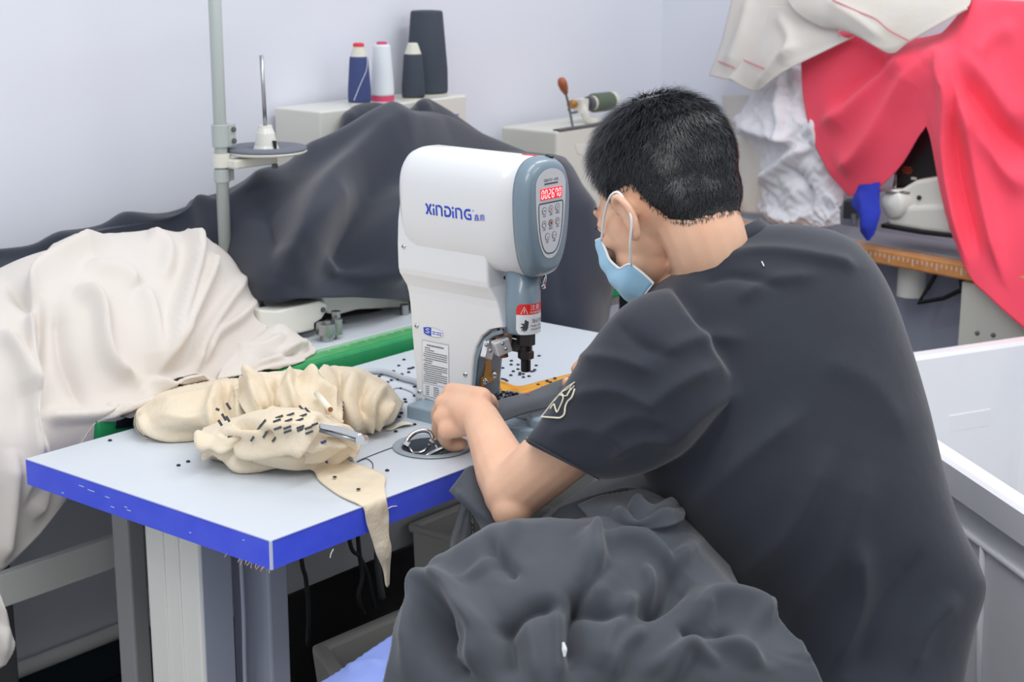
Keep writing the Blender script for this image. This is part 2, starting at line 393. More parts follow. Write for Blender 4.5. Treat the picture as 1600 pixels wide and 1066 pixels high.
# ================================================================ rear table with green ruler edge
rt = thing('rear_table', (.8, .85, 0), 'long rear table with green ruler edge under the draped machines', 'table')
RX0, RX1, RY0, RY1 = .15, 2.05, .568, 1.16
mk('table_top', box(RX0, RX1, RY0+.062, RY1, RT-.04, RT-.001), 'top', rt, bevel=.002)
mk('ruler_edge', box(RX0, RX1, RY0, RY0+.0615, RT-.042, RT), 'green', rt, bevel=.006)
tk = []
x = .2
while x < 1.25:
    k = int(round(x*1000/5)); l = .016 if k % 10 == 0 else .011 if k % 5 == 0 else .007
    tk.append(box(x, x+.0011, RY0+.048-l, RY0+.048, RT+.0001, RT+.0007)); x += .005
mk('ruler_ticks', join(*tk), 'lgreen', rt)['kind'] = 'stuff'
mk('ruler_face', box(RX0, RX1, RY0+.010, RY0+.056, RT-.001, RT+.0002), 'green2', rt)
mk('ruler_line', box(.15, 1.3, RY0+.05, RY0+.0512, RT+.0001, RT+.0007), 'lgreen', rt)
mk('apron', box(RX0+.1, RX1-.1, .78, .80, .66, .72), 'legcream', rt, bevel=.003)
lt_ = thing('covered_table', (-.35, .95, 0), 'table frame with pale crossbeam hidden under the hanging cream cloth', 'table')
mk('table_top', box(-.75, .10, .70, 1.16, RT-.04, RT-.001), 'top', lt_, bevel=.002)
mk('crossbeam', box(-.70, .40, .78, .80, .44, .50), 'legcream', lt_, bevel=.003)
for x_, y_ in ((-.70, .74), (-.70, 1.08), (.03, 1.08)): mk('leg', box(x_, x_+.05, y_, y_+.05, 0, RT-.0405), 'postgrey', lt_, bevel=.004)
mk('leg', box(.205, .24, .578, .622, .0, RT-.0425), 'postgrey', rt, bevel=.004)
mk('leg', box(.215, .265, 1.02, 1.08, .0, RT-.0405), 'steelgrey', rt, bevel=.004)
mk('leg', box(1.70, 1.75, .60, .66, .0, RT-.0405), 'steelgrey', rt, bevel=.004)
mk('leg', box(1.70, 1.75, 1.02, 1.08, .0, RT-.0405), 'steelgrey', rt, bevel=.004)
mk('under_tray', box(.30, 1.60, .70, .715, .42, .755), 'traygrey', rt, bevel=.003)
mk('black_tape', prism([(-.014, -.034), (.016, -.030), (.030, .004), (.012, .03), (-.01, .028), (-.02, 0)], (.205, RY0+.002, RT+.0002), (1, .1, 0), (0, 1, 0), (0, 0, 1), .0006), 'tape', rt)
mk('tape_flap', prism([(-.016, 0), (.016, 0), (.012, -.022), (-.02, -.018)], (.205, RY0-.0006, RT-.004), (1, 0, 0), (0, 0, 1), (0, -1, 0), .0005), 'tape', rt)
# ================================================================ snap button press
CX = .598
mc = thing('button_press', (CX, .12, TT), 'white and grey snap button press with red counter display on blue-edged table', 'machine')
def rrect(y0, y1, hw, r, z, k=5):
    pts = []
    for cx, cy, a0 in ((hw-r, y1-r, 0), (-hw+r, y1-r, 90), (-hw+r, y0+r, 180), (hw-r, y0+r, 270)):
        for i in range(k):
            a = math.radians(a0+90*i/(k-1)); pts.append((CX+cx+r*math.cos(a), cy+r*math.sin(a), z))
    return np.array(pts)
# base plate with rounded nose
def base_poly(inset):
    P = []
    hw = .074-inset
    for a in np.linspace(0, 90, 5): P.append((CX+hw-.006+.006*math.cos(math.radians(a)), .239-inset+.006*math.sin(math.radians(a))))
    for a in np.linspace(90, 180, 5): P.append((CX-hw+.006+.006*math.cos(math.radians(a)), .239-inset+.006*math.sin(math.radians(a))))
    for a in np.linspace(0, 60, 6): P.append((CX-hw+.03-.03*math.cos(math.radians(a)), .05-.05*math.sin(math.radians(a))))
    for a in np.linspace(200, 340, 14): P.append((CX+(.05-inset)*math.cos(math.radians(a)), -.012+(.05-inset)*math.sin(math.radians(a))))
    for a in np.linspace(60, 0, 6): P.append((CX+hw-.03+.03*math.cos(math.radians(a)), .05-.05*math.sin(math.radians(a))))
    return np.array(P)
def lv(i, z): p = base_poly(i); return np.concatenate([p, np.full((len(p), 1), z)], 1)
mk('base', rings([lv(0, TT), lv(0, TT+.020), lv(.0012, TT+.0225), lv(.003, TT+.0232)]), 'bgrey', mc)
mk('base_recess_line', place2d(ribbon2d([(.10, .0), (.045, .0), (.025, .006), (.03, .014), (.10, .014)], .0016), lambda a, b: (CX-.066+b, a, TT+.0236)), 'whst', mc)
mk('nose_boss', lathe([(.046, .0), (.046, .012), (.043, .016), (.0, .016)], (CX, -.010, TT+.0232), 32), 'bgrey', mc, smooth=False, bevel=.001)
# column
secs = [(.803, .140, .260, .031), (.842, .139, .263, .031), (.870, .137, .266, .031), (.891, .134, .268, .031), (.910, .128, .270, .031), (.930, .116, .2715, .031), (.944, .098, .272, .031), (.951, .074, .273, .031),
        (.962, .077, .274, .031), (.980, .082, .277, .031), (.992, .086, .280, .032), (1.003, .090, .285, .036), (1.013, .094, .288, .0405), (1.022, .095, .289, .042), (1.06, .097, .290, .042), (1.10, .098, .288, .042), (1.14, .098, .282, .042)]
mk('column', rings([rrect(a, b, h, .005, z) for z, a, b, h in secs]), 'mwhite', mc, smooth=False, bevel=0)
bpy.data.objects[mc.children[-1].name].data.polygons.foreach_set('use_smooth', [True]*len(mc.children[-1].data.polygons))
es = mc.children[-1].modifiers.new('e', 'EDGE_SPLIT'); es.split_angle = math.radians(38)
# head housing: egg section extruded along y
def egg(s=1.0, dz=0, n=48):
    P = []
    for a in np.linspace(0, 2*np.pi, n, endpoint=False):
        c, si = math.cos(a), math.sin(a)
        if si >= 0: x = .056*np.sign(c)*abs(c)**.75; z = 1.158+.064*abs(si)**.85
        else: x = .056*np.sign(c)*abs(c)**.62; z = 1.158-.122*abs(si)**1.0
        P.append((x, z))
    P = np.array(P); ctr = np.array([0, 1.135]); return (P-ctr)*s+ctr
def eggring(y, s, sz=None):
    P = egg(s); return np.stack([CX+P[:, 0], np.full(len(P), y), P[:, 1]], 1)
mk('head_housing', rings([eggring(.2795, .55), eggring(.2795, .72), eggring(.277, .84), eggring(.270, .92), eggring(.258, .975), eggring(.244, 1.0), eggring(.16, 1.0), eggring(.09, 1.0), eggring(.032, 1.0)]), 'mwhite', mc, smooth=True)
o = mc.children[-1]; es = o.modifiers.new('e', 'EDGE_SPLIT'); es.split_angle = math.radians(50)
bz = mk('front_bezel', rings([eggring(.0335, 1.008), eggring(.026, 1.012), eggring(.018, .995), eggring(.010, .95), eggring(.0055, .88), eggring(.004, .80), eggring(.004, .3)]), 'mgrey', mc, smooth=True)
# control panel plate (egg with pointed bottom)
def shield(s):
    P = []
    for a in np.linspace(0, 180, 21): P.append((.0365*s*math.cos(math.radians(a)), 1.180+.026*s*math.sin(math.radians(a))))
    for a in np.linspace(180, 360, 41)[1:-1]:
        c, si = math.cos(math.radians(a)), -math.sin(math.radians(a)); P.append((.0365*s*np.sign(c)*abs(c)**.78, 1.180-.113*s*si**.92))
    return np.array(P)
PY = .0038
def onpanel(k): return lambda a, b: (CX+a, PY-k, b)
cp = mk('control_panel', prism(shield(1.0), (CX, PY, 0), (1, 0, 0), (0, 0, 1), (0, -1, 0), .0008), 'panel', mc)
def frame2(s):
    P = shield(s); Q = [p for p in P if p[1] < 1.1565]
    return np.array(Q)
def sub(nm, VF, m, par=cp): return mk(nm, VF, m, par)
# frame around the buttons: flat top, pointed bottom
fp = []
for a in np.linspace(0, 90, 24): fp.append((-.0300*abs(math.cos(math.radians(a)))**.72, 1.1515-.077*math.sin(math.radians(a))**.95))
fpl = [(-.0285, 1.1540)]+fp; frp = [(-x, z) for x, z in fp[::-1][1:]]+[(.0285, 1.1540)]
sub('button_frame', place2d(ribbon2d(fpl+frp, .0021, closed=True), onpanel(.0010)), 'line')
ds = sub('display', prism([(-.0265, 1.1595), (.0265, 1.1595), (.0265, 1.1765), (-.0265, 1.1765)], (CX, PY-.0008, 0), (1, 0, 0), (0, 0, 1), (0, -1, 0), .0008), 'redled')
SEG = {'0': 'abcdef', '2': 'abged', '6': 'afgedc', '7': 'abcf'}
segs = {'a': ((0, 1), (1, 1)), 'b': ((1, 1), (1, .5)), 'c': ((1, .5), (1, 0)), 'd': ((0, 0), (1, 0)), 'e': ((0, 0), (0, .5)), 'f': ((0, .5), (0, 1)), 'g': ((0, .5), (1, .5))}
dg = []
for i, ch in enumerate('002670'):
    for s in SEG[ch]:
        (x0, z0), (x1, z1) = segs[s]; f = lambda q, zz: (-.0245+.0085*i+q*.0048+zz*.0008, 1.1618+zz*.0122)
        a, b = np.array(f(x0, z0)), np.array(f(x1, z1)); d = (b-a)*.1
        dg.append(place2d(ribbon2d([a+d, b-d], .0016), onpanel(.0018)))
sub('display_digits', join(*dg), 'digit')
def tsub(body, size, x, z, m, par=cp, k=.0010, nm='lettering'):
    V, F = text_vf(body, size); cx = (V[:, 0].min()+V[:, 0].max())/2; return sub(nm, place2d((V, F), lambda a, b: (CX+x+a-cx, PY-k, z+b)), m, par)
tsub('双能打扣一体机', .0052, 0, 1.1868, 'print')
sub('title_bar', prism([(-.0165, 1.1822), (.0165, 1.1822), (.0165, 1.1845), (-.0165, 1.1845)], (CX, PY-.0008, 0), (1, 0, 0), (0, 0, 1), (0, -1, 0), .0003), 'line')
bl = [(-.0165, 1.1425, '手动'), (0, 1.1435, '清零'), (.0165, 1.1445, '照明灯'), (-.0165, 1.1215, '正转'), (0, 1.1220, '激光灯'), (.0165, 1.1230, '反转'), (-.0085, 1.1015, '单打'), (.0085, 1.1020, '调速')]
ci = np.linspace(0, 2*np.pi, 24, endpoint=False)
for i, (bx, bz_, tx) in enumerate(bl):
    b = sub('button', prism(np.stack([bx+.0056*np.cos(ci), bz_+.0056*np.sin(ci)], 1), (CX, PY-.0008, 0), (1, 0, 0), (0, 0, 1), (0, -1, 0), .0004), 'line')
    BASE[b] = BASE[mc]
    mk('button_face', prism(np.stack([bx+.0047*np.cos(ci), bz_+.0047*np.sin(ci)], 1), (CX, PY-.0012, 0), (1, 0, 0), (0, 0, 1), (0, -1, 0), .0002), 'brown' if i == 4 else 'panel', cp)
    if i == 4: mk('indicator_ring', place2d(ribbon2d(np.stack([bx+.0038*np.cos(ci), bz_+.0038*np.sin(ci)], 1), .0012, True), onpanel(.0016)), 'panel', cp)
    ic = {0: [[(-.003, 0), (.003, 0)]], 1: [[(-.001, -.002), (-.001, .002), (.001, .002), (.001, -.002), (-.001, -.002)]], 2: [[(-.0018, -.0022), (.0018, .0022)]], 3: [[(-.002, .0), (-.0013, .0022), (.0013, .0022), (.002, 0), (.0022, -.002)]], 5: [[(-.0022, -.002), (-.002, 0), (-.0013, .0022), (.0013, .0022), (.002, 0)]], 6: [[(0, -.0028), (0, .0005)]], 7: [[(-.0035, 0), (-.0012, 0)], [(.0012, 0), (.0035, 0)]]}.get(i, [])
    for pl in ic: mk('button_icon', place2d(ribbon2d(np.array(pl)+[bx, bz_], .0011), onpanel(.0016)), 'redst' if i == 1 else 'print', cp)
    tsub(tx, .0036, bx, bz_-.0098, 'print', nm='button_caption')
# logo on the side of the head
SXL = CX-.0562
def side(xs): return lambda a, b: (xs, a, b)
p0 = Xp(664, 326, SXL); p1 = Xp(735, 336, SXL); lw = p0[1]-p1[1]; lsl = (p1[2]-p0[2])/lw*.9; lh = .0178
def arc(cx, cy, rx, ry, a0, a1, n=10): return [(cx+rx*math.cos(math.radians(a)), cy+ry*math.sin(math.radians(a))) for a in np.linspace(a0, a1, n)]
st = .2
letters = [(.0, [[(.05, .95), (.2, .85), (.32, .5), (.2, .15), (.05, .05)], [(.72, .95), (.57, .85), (.45, .5), (.57, .15), (.72, .05)], [(.28, .5), (.5, .5)]]),
    (.95, [[(0, 0), (0, .62)], [(0, .80), (0, 1.0)]]),
    (1.28, [[(0, 0), (0, .9), (.3, .9)]+arc(.32, .65, .28, .25, 90, 0)+[(.6, 0)]]),
    (2.2, [[(0, .1), (.35, .1)]+arc(.35, .5, .32, .4, -90, 90)+[(0, .9)], [(.05, .1), (.05, .62)]]),
    (3.15, [[(0, 0), (0, .62)], [(0, .80), (0, 1.0)]]),
    (3.5, [[(0, 0), (0, .9), (.3, .9)]+arc(.32, .65, .28, .25, 90, 0)+[(.6, 0)]]),
    (4.45, [[(.68, .9), (.3, .9)]+arc(.35, .5, .33, .4, 90, 270)+[(.68, .1), (.68, .48), (.4, .48)]])]
tw = 5.15; lg = []
for ox, strokes in letters:
    for s in strokes:
        s = np.array(s, float); s[:, 0] += ox
        lg.append(ribbon2d(np.stack([s[:, 0]/tw*lw, s[:, 1]*lh], 1), lh*st))
def headx(z):          # side surface of the head at height z
    if z >= 1.158: si = min(1, ((z-1.158)/.064))**(1/.85)
    else: si = min(1, (1.158-z)/.122)
    c = math.sqrt(max(0, 1-si*si)); return CX-.056*c**(.75 if z >= 1.158 else .62)
def onhead(a, b):
    z = p0[2]-.009+b+lsl*a; return (headx(z)-.0005, p0[1]-a, z)
mk('logo_lettering', place2d(join(*lg), onhead), 'logo', mc)
V, F = text_vf('鑫鼎', .0115); mk('logo_characters', place2d((V, F), lambda a, b: onhead(lw+.006+a, b+.001+.10*a)), 'logo', mc)
mk('registered_mark', place2d(ribbon2d(np.stack([lw+.005+.0012*np.cos(ci), .016+.0012*np.sin(ci)], 1), .0005, True), onhead), 'logo', mc)
# spec sheet and badge on the column side
SX = CX-.0313
def oncol(px, py): q = Xp(px, py, SX); return q[1], q[2]
a = oncol(660, 531); b = oncol(701, 541); c = oncol(659, 617)
W_ = a[0]-b[0]; H_ = a[1]-c[1]; sl = (b[1]-a[1])/W_
def sheet(u, v): return (SX-.0004, a[0]-u*W_, a[1]-v*H_)
mk('spec_sheet', place2d((np.array([(0, 0, 0), (1, 0, 0), (1, 1, 0), (0, 1, 0)], float), [(0, 1, 2, 3)]), sheet), 'label', mc)
ss = mc.children[-1]
mk('sheet_border', place2d(join(*[ribbon2d(p, .012) for p in ([(0, 0), (1, 0)], [(1, 0), (1, 1)], [(1, 1), (0, 1)], [(0, 1), (0, 0)], [(0, .77), (1, .77)])]), lambda u, v: (SX-.0007, a[0]-u*W_, a[1]-v*H_)), 'leggrey', ss)
tx = [(.18, .06, .82, .03)]
for r in range(17):
    v = .115+r*.038
    x0 = .10 if r in (0, 1, 2, 5, 7, 12) else .05; x1 = {0: .3, 1: .45, 6: .4, 7: .35, 11: .75, 16: .55}.get(r, .95)
    tx.append((x0, v, x1, .02))
for r in range(5): tx += [(.12, .81+r*.036, .25, .018), (.42, .81+r*.036, .62, .018)]
bl_ = []
for x0, v, x1, h in tx:
    u = x0
    while u < x1:
        l = random.uniform(.018, .034); bl_.append(np.array([(u, v), (min(u+l, x1), v), (min(u+l, x1), v+h), (u, v+h)])); u += l+.014
mk('sheet_print', (np.concatenate([np.array([(SX-.0007, a[0]-u*W_, a[1]-v*H_) for u, v in q]) for q in bl_]), [(4*i, 4*i+1, 4*i+2, 4*i+3) for i in range(len(bl_))]), 'line', ss)
mk('printed_row', join(*[prism([(-.0012, -.0012), (.0012, -.0012), (.0012, .0012), (-.0012, .0012)], (SX-.0003, a[0]-.006-.0042*i, c[1]-.0055-.0003*i), (0, 1, 0), (0, 0, 1), (-1, 0, 0), .0003) for i in range(12)]), 'print', mc)
ba = oncol(662, 510); bb = oncol(692, 529)
def badge(u, v): return np.array([ba[0]-u*(ba[0]-bb[0]), ba[1]-v*(ba[1]-bb[1])])
bo = [(0, .12), (.2, 0), (.5, -.05), (.8, .05), (1, .2), (1, .75), (.8, .95), (.5, 1.02), (.15, .92), (.03, .8)]
mk('badge', prism([badge(*q) for q in bo], (SX-.0002, 0, 0), (0, 1, 0), (0, 0, 1), (-1, 0, 0), .0004), 'label', mc); bd = mc.children[-1]
mk('badge_rim', place2d(ribbon2d([badge(*q) for q in bo], .0007, True), side(SX-.0008)), 'leggrey', bd)
mk('badge_blue_half', prism([badge(*q) for q in [(0, .12), (.2, 0), (.41, -.04), (.41, 1.0), (.15, .92), (.03, .8)]], (SX-.0006, 0, 0), (0, 1, 0), (0, 0, 1), (-1, 0, 0), .0003), 'logo', bd)
mk('badge_emblem', place2d(ribbon2d([badge(*q) for q in [(.32, .2), (.2, .18), (.13, .3), (.2, .42), (.28, .45), (.33, .56), (.25, .68), (.12, .64)]], .0012), side(SX-.0010)), 'label', bd)
mk('badge_print', join(*[prism([badge(*q) for q in [(x0, v0), (x0+.07, v0), (x0+.07, v0+.13), (x0, v0+.13)]], (SX-.0006, 0, 0), (0, 1, 0), (0, 0, 1), (-1, 0, 0), .0002) for x0 in (.47, .56, .68, .77, .86) for v0 in (.36, .6)]), 'logo', bd)
# screws
def screw(nm, px, py, xs, par, r=.0035, m='chrome'):
    q = Xp(px, py, xs)
    s = mk(nm, lathe([(r*1.25, 0), (r*1.25, .0006), (r, .001), (r*.75, .0026), (0, .003)], q, 14, (-1, 0, 0)), m, par, smooth=True)
    mk('screw_slot', lathe([(r*.4, 0), (r*.4, .0034), (0, .0034)], q, 6, (-1, 0, 0)), 'black', s)
screw('screw', 651, 509, SX, mc); screw('screw', 727, 585, SX, mc); screw('screw', 655.5, 612, SX, mc); screw('screw', 631, 385, CX-.042, mc)
mk('red_sticker', (np.array([(CX+.000, .062, 1.2228), (CX+.016, .062, 1.2212), (CX+.016, .035, 1.2212), (CX+.0, .035, 1.2228)]), [(0, 1, 2, 3)]), 'redst', mc, solid=.0006)
mk('oil_cap', lathe([(.008, 0), (.008, .003), (.005, .005), (0, .005)], (CX+.018, .022, 1.219), 16), 'black', mc)
# ram sleeve with warning sticker
RY = .0575; RR = .0278
mk('ram_sleeve', lathe([(RR*.86, -.0005), (RR*.97, .001), (RR, .004), (RR, .11)], (CX, RY, .941), 48), 'mgrey', mc, smooth=True)
es = mc.children[-1].modifiers.new('e', 'EDGE_SPLIT'); es.split_angle = math.radians(50)
cdir = math.atan2(-.615, -.75)
def oncyl(k): return lambda a, b: (CX+(RR+k)*math.cos(cdir+a/RR), RY+(RR+k)*math.sin(cdir+a/RR), b)
a0 = math.radians(-23)*RR; a1 = math.radians(118)*RR
def cylpatch(x0, x1, z0, z1, k, rc=0, n=28):
    xs = np.linspace(x0, x1, n); lo = []; hi = []
    for x in xs:
        d = max(0, rc-(x-x0)); d2 = max(0, rc-(x1-x)); dd = max(d, d2); cut = rc-math.sqrt(max(0, rc*rc-dd*dd)) if rc else 0
        lo.append(oncyl(k)(x, z0+(cut if rc and z0 < .95 else 0))); hi.append(oncyl(k)(x, z1-(cut if rc and z1 > .985 else 0)))
    V = np.array(lo+hi); return V, [(i, i+1, n+i+1, n+i) for i in range(n-1)]
wsx = mk('warning_sticker', cylpatch(a0, a1, .9425, .9745, .0004, .008), 'whst', mc)
mk('sticker_header', cylpatch(a0, a1, .9745, .9915, .0004, .008), 'redst', wsx)
def ctext(body, size, x, z, m, nm='sticker_lettering'):
    mk(nm, place2d(text_vf(body, size), lambda a, b: oncyl(.0008)(x+a, z+b)), m, wsx)
tri = [(.0075, .9765), (.0185, .9765), (.013, .9875)]
mk('warning_triangle', place2d(ribbon2d([(a0+x, z) for x, z in tri], .0014, True), oncyl(.0008)), 'whst', wsx)
mk('warning_mark', place2d(ribbon2d([(a0+.013, .9775), (a0+.013, .984)], .0012), oncyl(.0008)), 'whst', wsx)
ctext('注意', .0095, a0+.022, .9825, 'whst'); ctext('WARNING', .0055, a0+.0215, .9762, 'whst')
ctext('当心伤手', .0075, a0+.0245, .9615, 'print'); ctext('TAKE CARE', .0048, a0+.0225, .9545, 'print'); ctext('YOUR HAND', .0048, a0+.023, .949, 'print')
hp = [(.014, .967), (.020, .9635), (.019, .954), (.0165, .949), (.0155, .9475), (.0145, .9505), (.0125, .947), (.0115, .9475), (.012, .951), (.0085, .9485), (.008, .9495), (.0105, .953), (.0065, .9535), (.0068, .9545), (.0115, .9575), (.0075, .960), (.008, .961), (.013, .9605)]
V = np.array([oncyl(.0008)(a0+x, z) for x, z in hp]); mk('sticker_hand', (V, [tuple(range(len(V)))]), 'line', wsx)
# punch
hexr = lambda r, z0, z1, ch=.0015: lathe([(r*.86, z0), (r, z0+ch), (r, z1-ch), (r*.86, z1)], (CX, RY-.006, 0), 6)
mk('punch_nut', hexr(.0150, .920, .9405), 'dsteel', mc); mk('punch_neck', lathe([(.010, .910), (.010, .921)], (CX, RY-.006, 0), 20), 'dsteel', mc, smooth=False)
mk('punch_nut', hexr(.0130, .8975, .9115), 'dsteel', mc); mk('punch', lathe([(.0072, .877), (.008, .8785), (.008, .898)], (CX, RY-.006, 0), 20), 'dsteel', mc)
# throat liner following the arch
TH_ = np.array([(.138, .8035), (.137, .842), (.134, .870), (.131, .891), (.124, .910), (.112, .927), (.094, .9405), (.074, .9475)])
nn = np.gradient(TH_, axis=0); nn = np.stack([nn[:, 1], -nn[:, 0]], 1); nn /= np.linalg.norm(nn, axis=1)[:, None]; nn = np.where(nn[:, :1] > 0, -nn, nn)
In = TH_+nn*.006
def liner(x0, x1):
    A = [np.array([(x0, y, z) for y, z in TH_]), np.array([(x1, y, z) for y, z in TH_]), np.array([(x1, y, z) for y, z in In]), np.array([(x0, y, z) for y, z in In])]
    n = len(TH_); V = np.concatenate(A); F = [(k*n+i, k*n+i+1, ((k+1) % 4)*n+i+1, ((k+1) % 4)*n+i) for k in range(4) for i in range(n-1)]+[(0, n, 2*n, 3*n), (n-1, 2*n-1, 3*n-1, 4*n-1)]; return V, F
mk('throat_liner', liner(CX-.0312, CX+.0312), 'liner', mc)
mk('throat_rim', liner(CX-.0318, CX-.0275), 'mgrey', mc); mk('throat_rim', liner(CX+.0285, CX+.0318), 'mwhite', mc)
FYp = .1265
pl = [(-.021, .842), (.017, .849), (.017, .862), (.006, .860), (.003, .868), (.004, .924), (-.009, .924), (-.011, .872), (-.014, .859), (-.021, .857)]
mk('bracket_plate', prism(pl, (CX, FYp+.002, 0), (1, 0, 0), (0, 0, 1), (0, -1, 0), .0025), 'brass', mc)
for x, z in ((-.013, .850), (.010, .856)):
    s = mk('bracket_screw', lathe([(.0052, 0), (.0052, .001), (.0038, .0012), (.0032, .004), (0, .0045)], (CX+x, FYp-.0005, z), 14, (0, -1, 0)), 'chrome', mc, smooth=True); mk('screw_slot', lathe([(.0015, 0), (.0015, .0048), (0, .0048)], (CX+x, FYp-.0005, z), 6, (0, -1, 0)), 'black', s)
R1 = rotz(.1)@np.array(Matrix.Rotation(.45, 3, 'Y')); R2 = rotz(-.5)@np.array(Matrix.Rotation(-.3, 3, 'Y'))
c1 = Xp(763, 545, CX-.026); c2 = Xp(784, 541, CX-.026)
mk('sensor_clamp', box(-.011, .011, -.005, .005, -.016, .016, R1, c1), 'clampmetal', mc, bevel=.0015)
mk('sensor_clamp', box(-.013, .013, -.009, .009, -.012, .012, R2, c2), 'clampmetal', mc, bevel=.002)
for px, py in ((760, 539), (766, 548), (785, 537), (790, 545)): mk('clamp_screw', ellipsoid(Xp(px, py, CX-.041), (.0036, .0036, .0036), n=10, k=7), 'steel', mc, smooth=True)
mk('laser_tube', lathe([(.0075, 0), (.0075, .03), (.006, .032), (0, .032)], Xp(795, 521, CX-.004)+np.array([0, 0, .006]), 16, unit((-.1, .1, -1))), 'pink', mc)
mk('laser_tip', lathe([(.006, 0), (.006, .010), (0, .010)], Xp(787, 549, CX-.014), 14, unit((.05, -.2, -1))), 'brown', mc)
mk('sensor_wire', tube([Xp(786, 514, CX), Xp(784, 520, CX-.012), Xp(781, 528, CX-.016)], .0014, 6, 10), 'redst', mc, smooth=True)
mk('sensor_wire', tube([Xp(780, 514, CX), Xp(776, 522, CX-.012), Xp(771, 532, CX-.016)], .0016, 6, 10), 'black', mc, smooth=True)
mk('guide_arm', box(CX+.004, CX+.016, RY-.008, RY+.05, .903, .922), 'steelgrey', mc, bevel=.003)
mk('guide_arm_bar', box(CX+.002, CX+.018, RY-.01, RY+.045, .926, .932), 'dsteel', mc, bevel=.002)
mk('release_lever', join(tube([Xp(845, 431, CX+.02), Xp(851, 431, CX+.02), Xp(850, 441, CX+.018), Xp(846, 448, CX+.018)], .003, 6, 12), box(-.004, .004, -.003, .003, -.004, .004, c=Xp(848, 447, CX+.018))), 'chrome', mc, smooth=True)
mk('sleeve_bolt', ellipsoid(Xp(789, 434, CX), (.003, .003, .003), n=10, k=7), 'black', mc)
# anvil
mk('anvil_block', box(CX-.02, CX+.02, RY-.03, RY+.03, TT+.0232, TT+.042), 'steel', mc, bevel=.002)
mk('anvil', lathe([(.012, 0), (.012, .008), (.007, .012), (0, .012)], (CX, RY-.006, TT+.042), 20), 'steel', mc, smooth=False)
# ================================================================ rear left: dark cloth over machines
def YR(y, *pts): return [Yp(px, py, y) for px, py in pts]
def YQ(*pts): return [Yp(px, py, y) for px, py, y in pts]
dc = thing('dark_cloth', (.8, .85, RT), 'large charcoal cloth draped over machines on the rear table', 'cloth')
cxs = (-60, 60, 160, 260, 340, 410, 470, 530, 590, 640, 690, 750, 820)
r_top = (396, 384, 357, 338, 306, 277, 253, 230, 208, 193, 188, 212, 238)
rows = []
bk = [.20*min(1, max(0, (440-x)/130))**1 for x in cxs]
rows.append([Yp(x, y+30, min(1.17, 1.10+.3*b)) for x, y, b in zip(cxs, r_top, bk)])
rows.append([Yp(x, y+5, 1.02+.5*b) for x, y, b in zip(cxs, r_top, bk)])
rows.append([Yp(x, y, .96+.6*b) for x, y, b in zip(cxs, r_top, bk)])
hem = (560, 540, 520, 500, 480, 470, 466, 463, 466, 470, 474, 480, 490)
for t, yy in ((.12, .88), (.32, .79), (.55, .73), (.8, .69), (1.0, .675)):
    rows.append([Yp(x, y+(h-y)*t, yy+b*(.8+t*.8)+(.012*math.sin(x*.03) if t > .3 else 0)) for x, y, h, b in zip(cxs, r_top, hem, bk)])
folds = [([(690, 190), (600, 235), (520, 300), (470, 370), (440, 440)], .035, 26, 1.6), ([(640, 195), (560, 225), (450, 262)], .018, 14), ([(620, 250), (560, 330), (540, 400), (560, 455)], -.03, 40),
    ([(625, 290), (600, 360), (610, 440)], .03, 24), ([(440, 265), (370, 330), (300, 345)], .02, 22), ([(400, 310), (430, 370), (470, 420)], -.02, 30), ([(560, 300), (480, 380), (440, 420)], .022, 18),
    ([(160, 350), (260, 350), (350, 330)], .012, 10), ([(60, 385), (160, 372), (260, 360)], .012, 10), ([(510, 400), (560, 430), (630, 430)], .015, 14)]
cloth('front_drape', rows, 110, 170, 'navy', dc, [(f_[0], f_[1]*1.9)+tuple(f_[2:]) for f_ in folds], dict(inf=(1.008, 1.008), it=30, amp=.008, cells=(6, 10), pull=.03, seed=3))
cx2 = (520, 536, 548, 575, 610, 640, 655, 668, 700, 740, 780)
t2 = (236, 205, 172, 161, 163, 174, 168, 157, 172, 200, 226)
rows = [[Yp(x, y+10, 1.10) for x, y in zip(cx2, t2)], [Yp(x, y, 1.045) for x, y in zip(cx2, t2)], [Yp(x, y+16, 1.00) for x, y in zip(cx2, t2)], [Yp(x, y+45, .985) for x, y in zip(cx2, t2)], [Yp(x, y+90, .99) for x, y in zip(cx2, t2)]]
cloth('back_drape', rows, 50, 80, 'navy', dc, [([(548, 172), (540, 200), (530, 235)], .012, 10), ([(600, 165), (590, 195), (560, 225)], -.012, 16), ([(668, 158), (650, 180), (620, 200)], .015, 12)], dict(inf=(1.04, 1.04), it=40, amp=.004, cells=(6, 8), pull=.06, seed=5))
rows = [[Xp(770, 236, 1.45), Xp(820, 238, 1.44), Xp(860, 241, 1.46), Xp(882, 247, 1.52), Xp(890, 258, 1.62)],
        [Xp(770, 250, 1.38), Xp(820, 252, 1.36), Xp(868, 256, 1.40), Xp(897, 268, 1.48), Xp(903, 282, 1.60)],
        [Xp(770, 320, 1.34), Xp(825, 325, 1.30), Xp(878, 325, 1.35), Xp(915, 325, 1.44), Xp(926, 335, 1.58)],
        [Xp(770, 410, 1.30), Xp(830, 415, 1.26), Xp(890, 420, 1.31), Xp(932, 405, 1.42), Xp(946, 400, 1.58)],
        [Xp(775, 490, 1.28), Xp(840, 500, 1.24), Xp(900, 510, 1.29), Xp(936, 492, 1.40), Xp(953, 466, 1.56)],
        [Xp(780, 600, 1.28), Xp(845, 600, 1.24), Xp(900, 600, 1.28), Xp(930, 590, 1.39), Xp(942, 560, 1.55)]]
cloth('side_drape', rows, 70, 50, 'navy', dc, [([(905, 290), (930, 380), (950, 470)], .02, 14), ([(860, 260), (875, 400), (880, 500)], -.012, 18)], dict(inf=(1.03, 1.03), it=40, amp=.004, cells=(6, 6), pull=.06, seed=6))
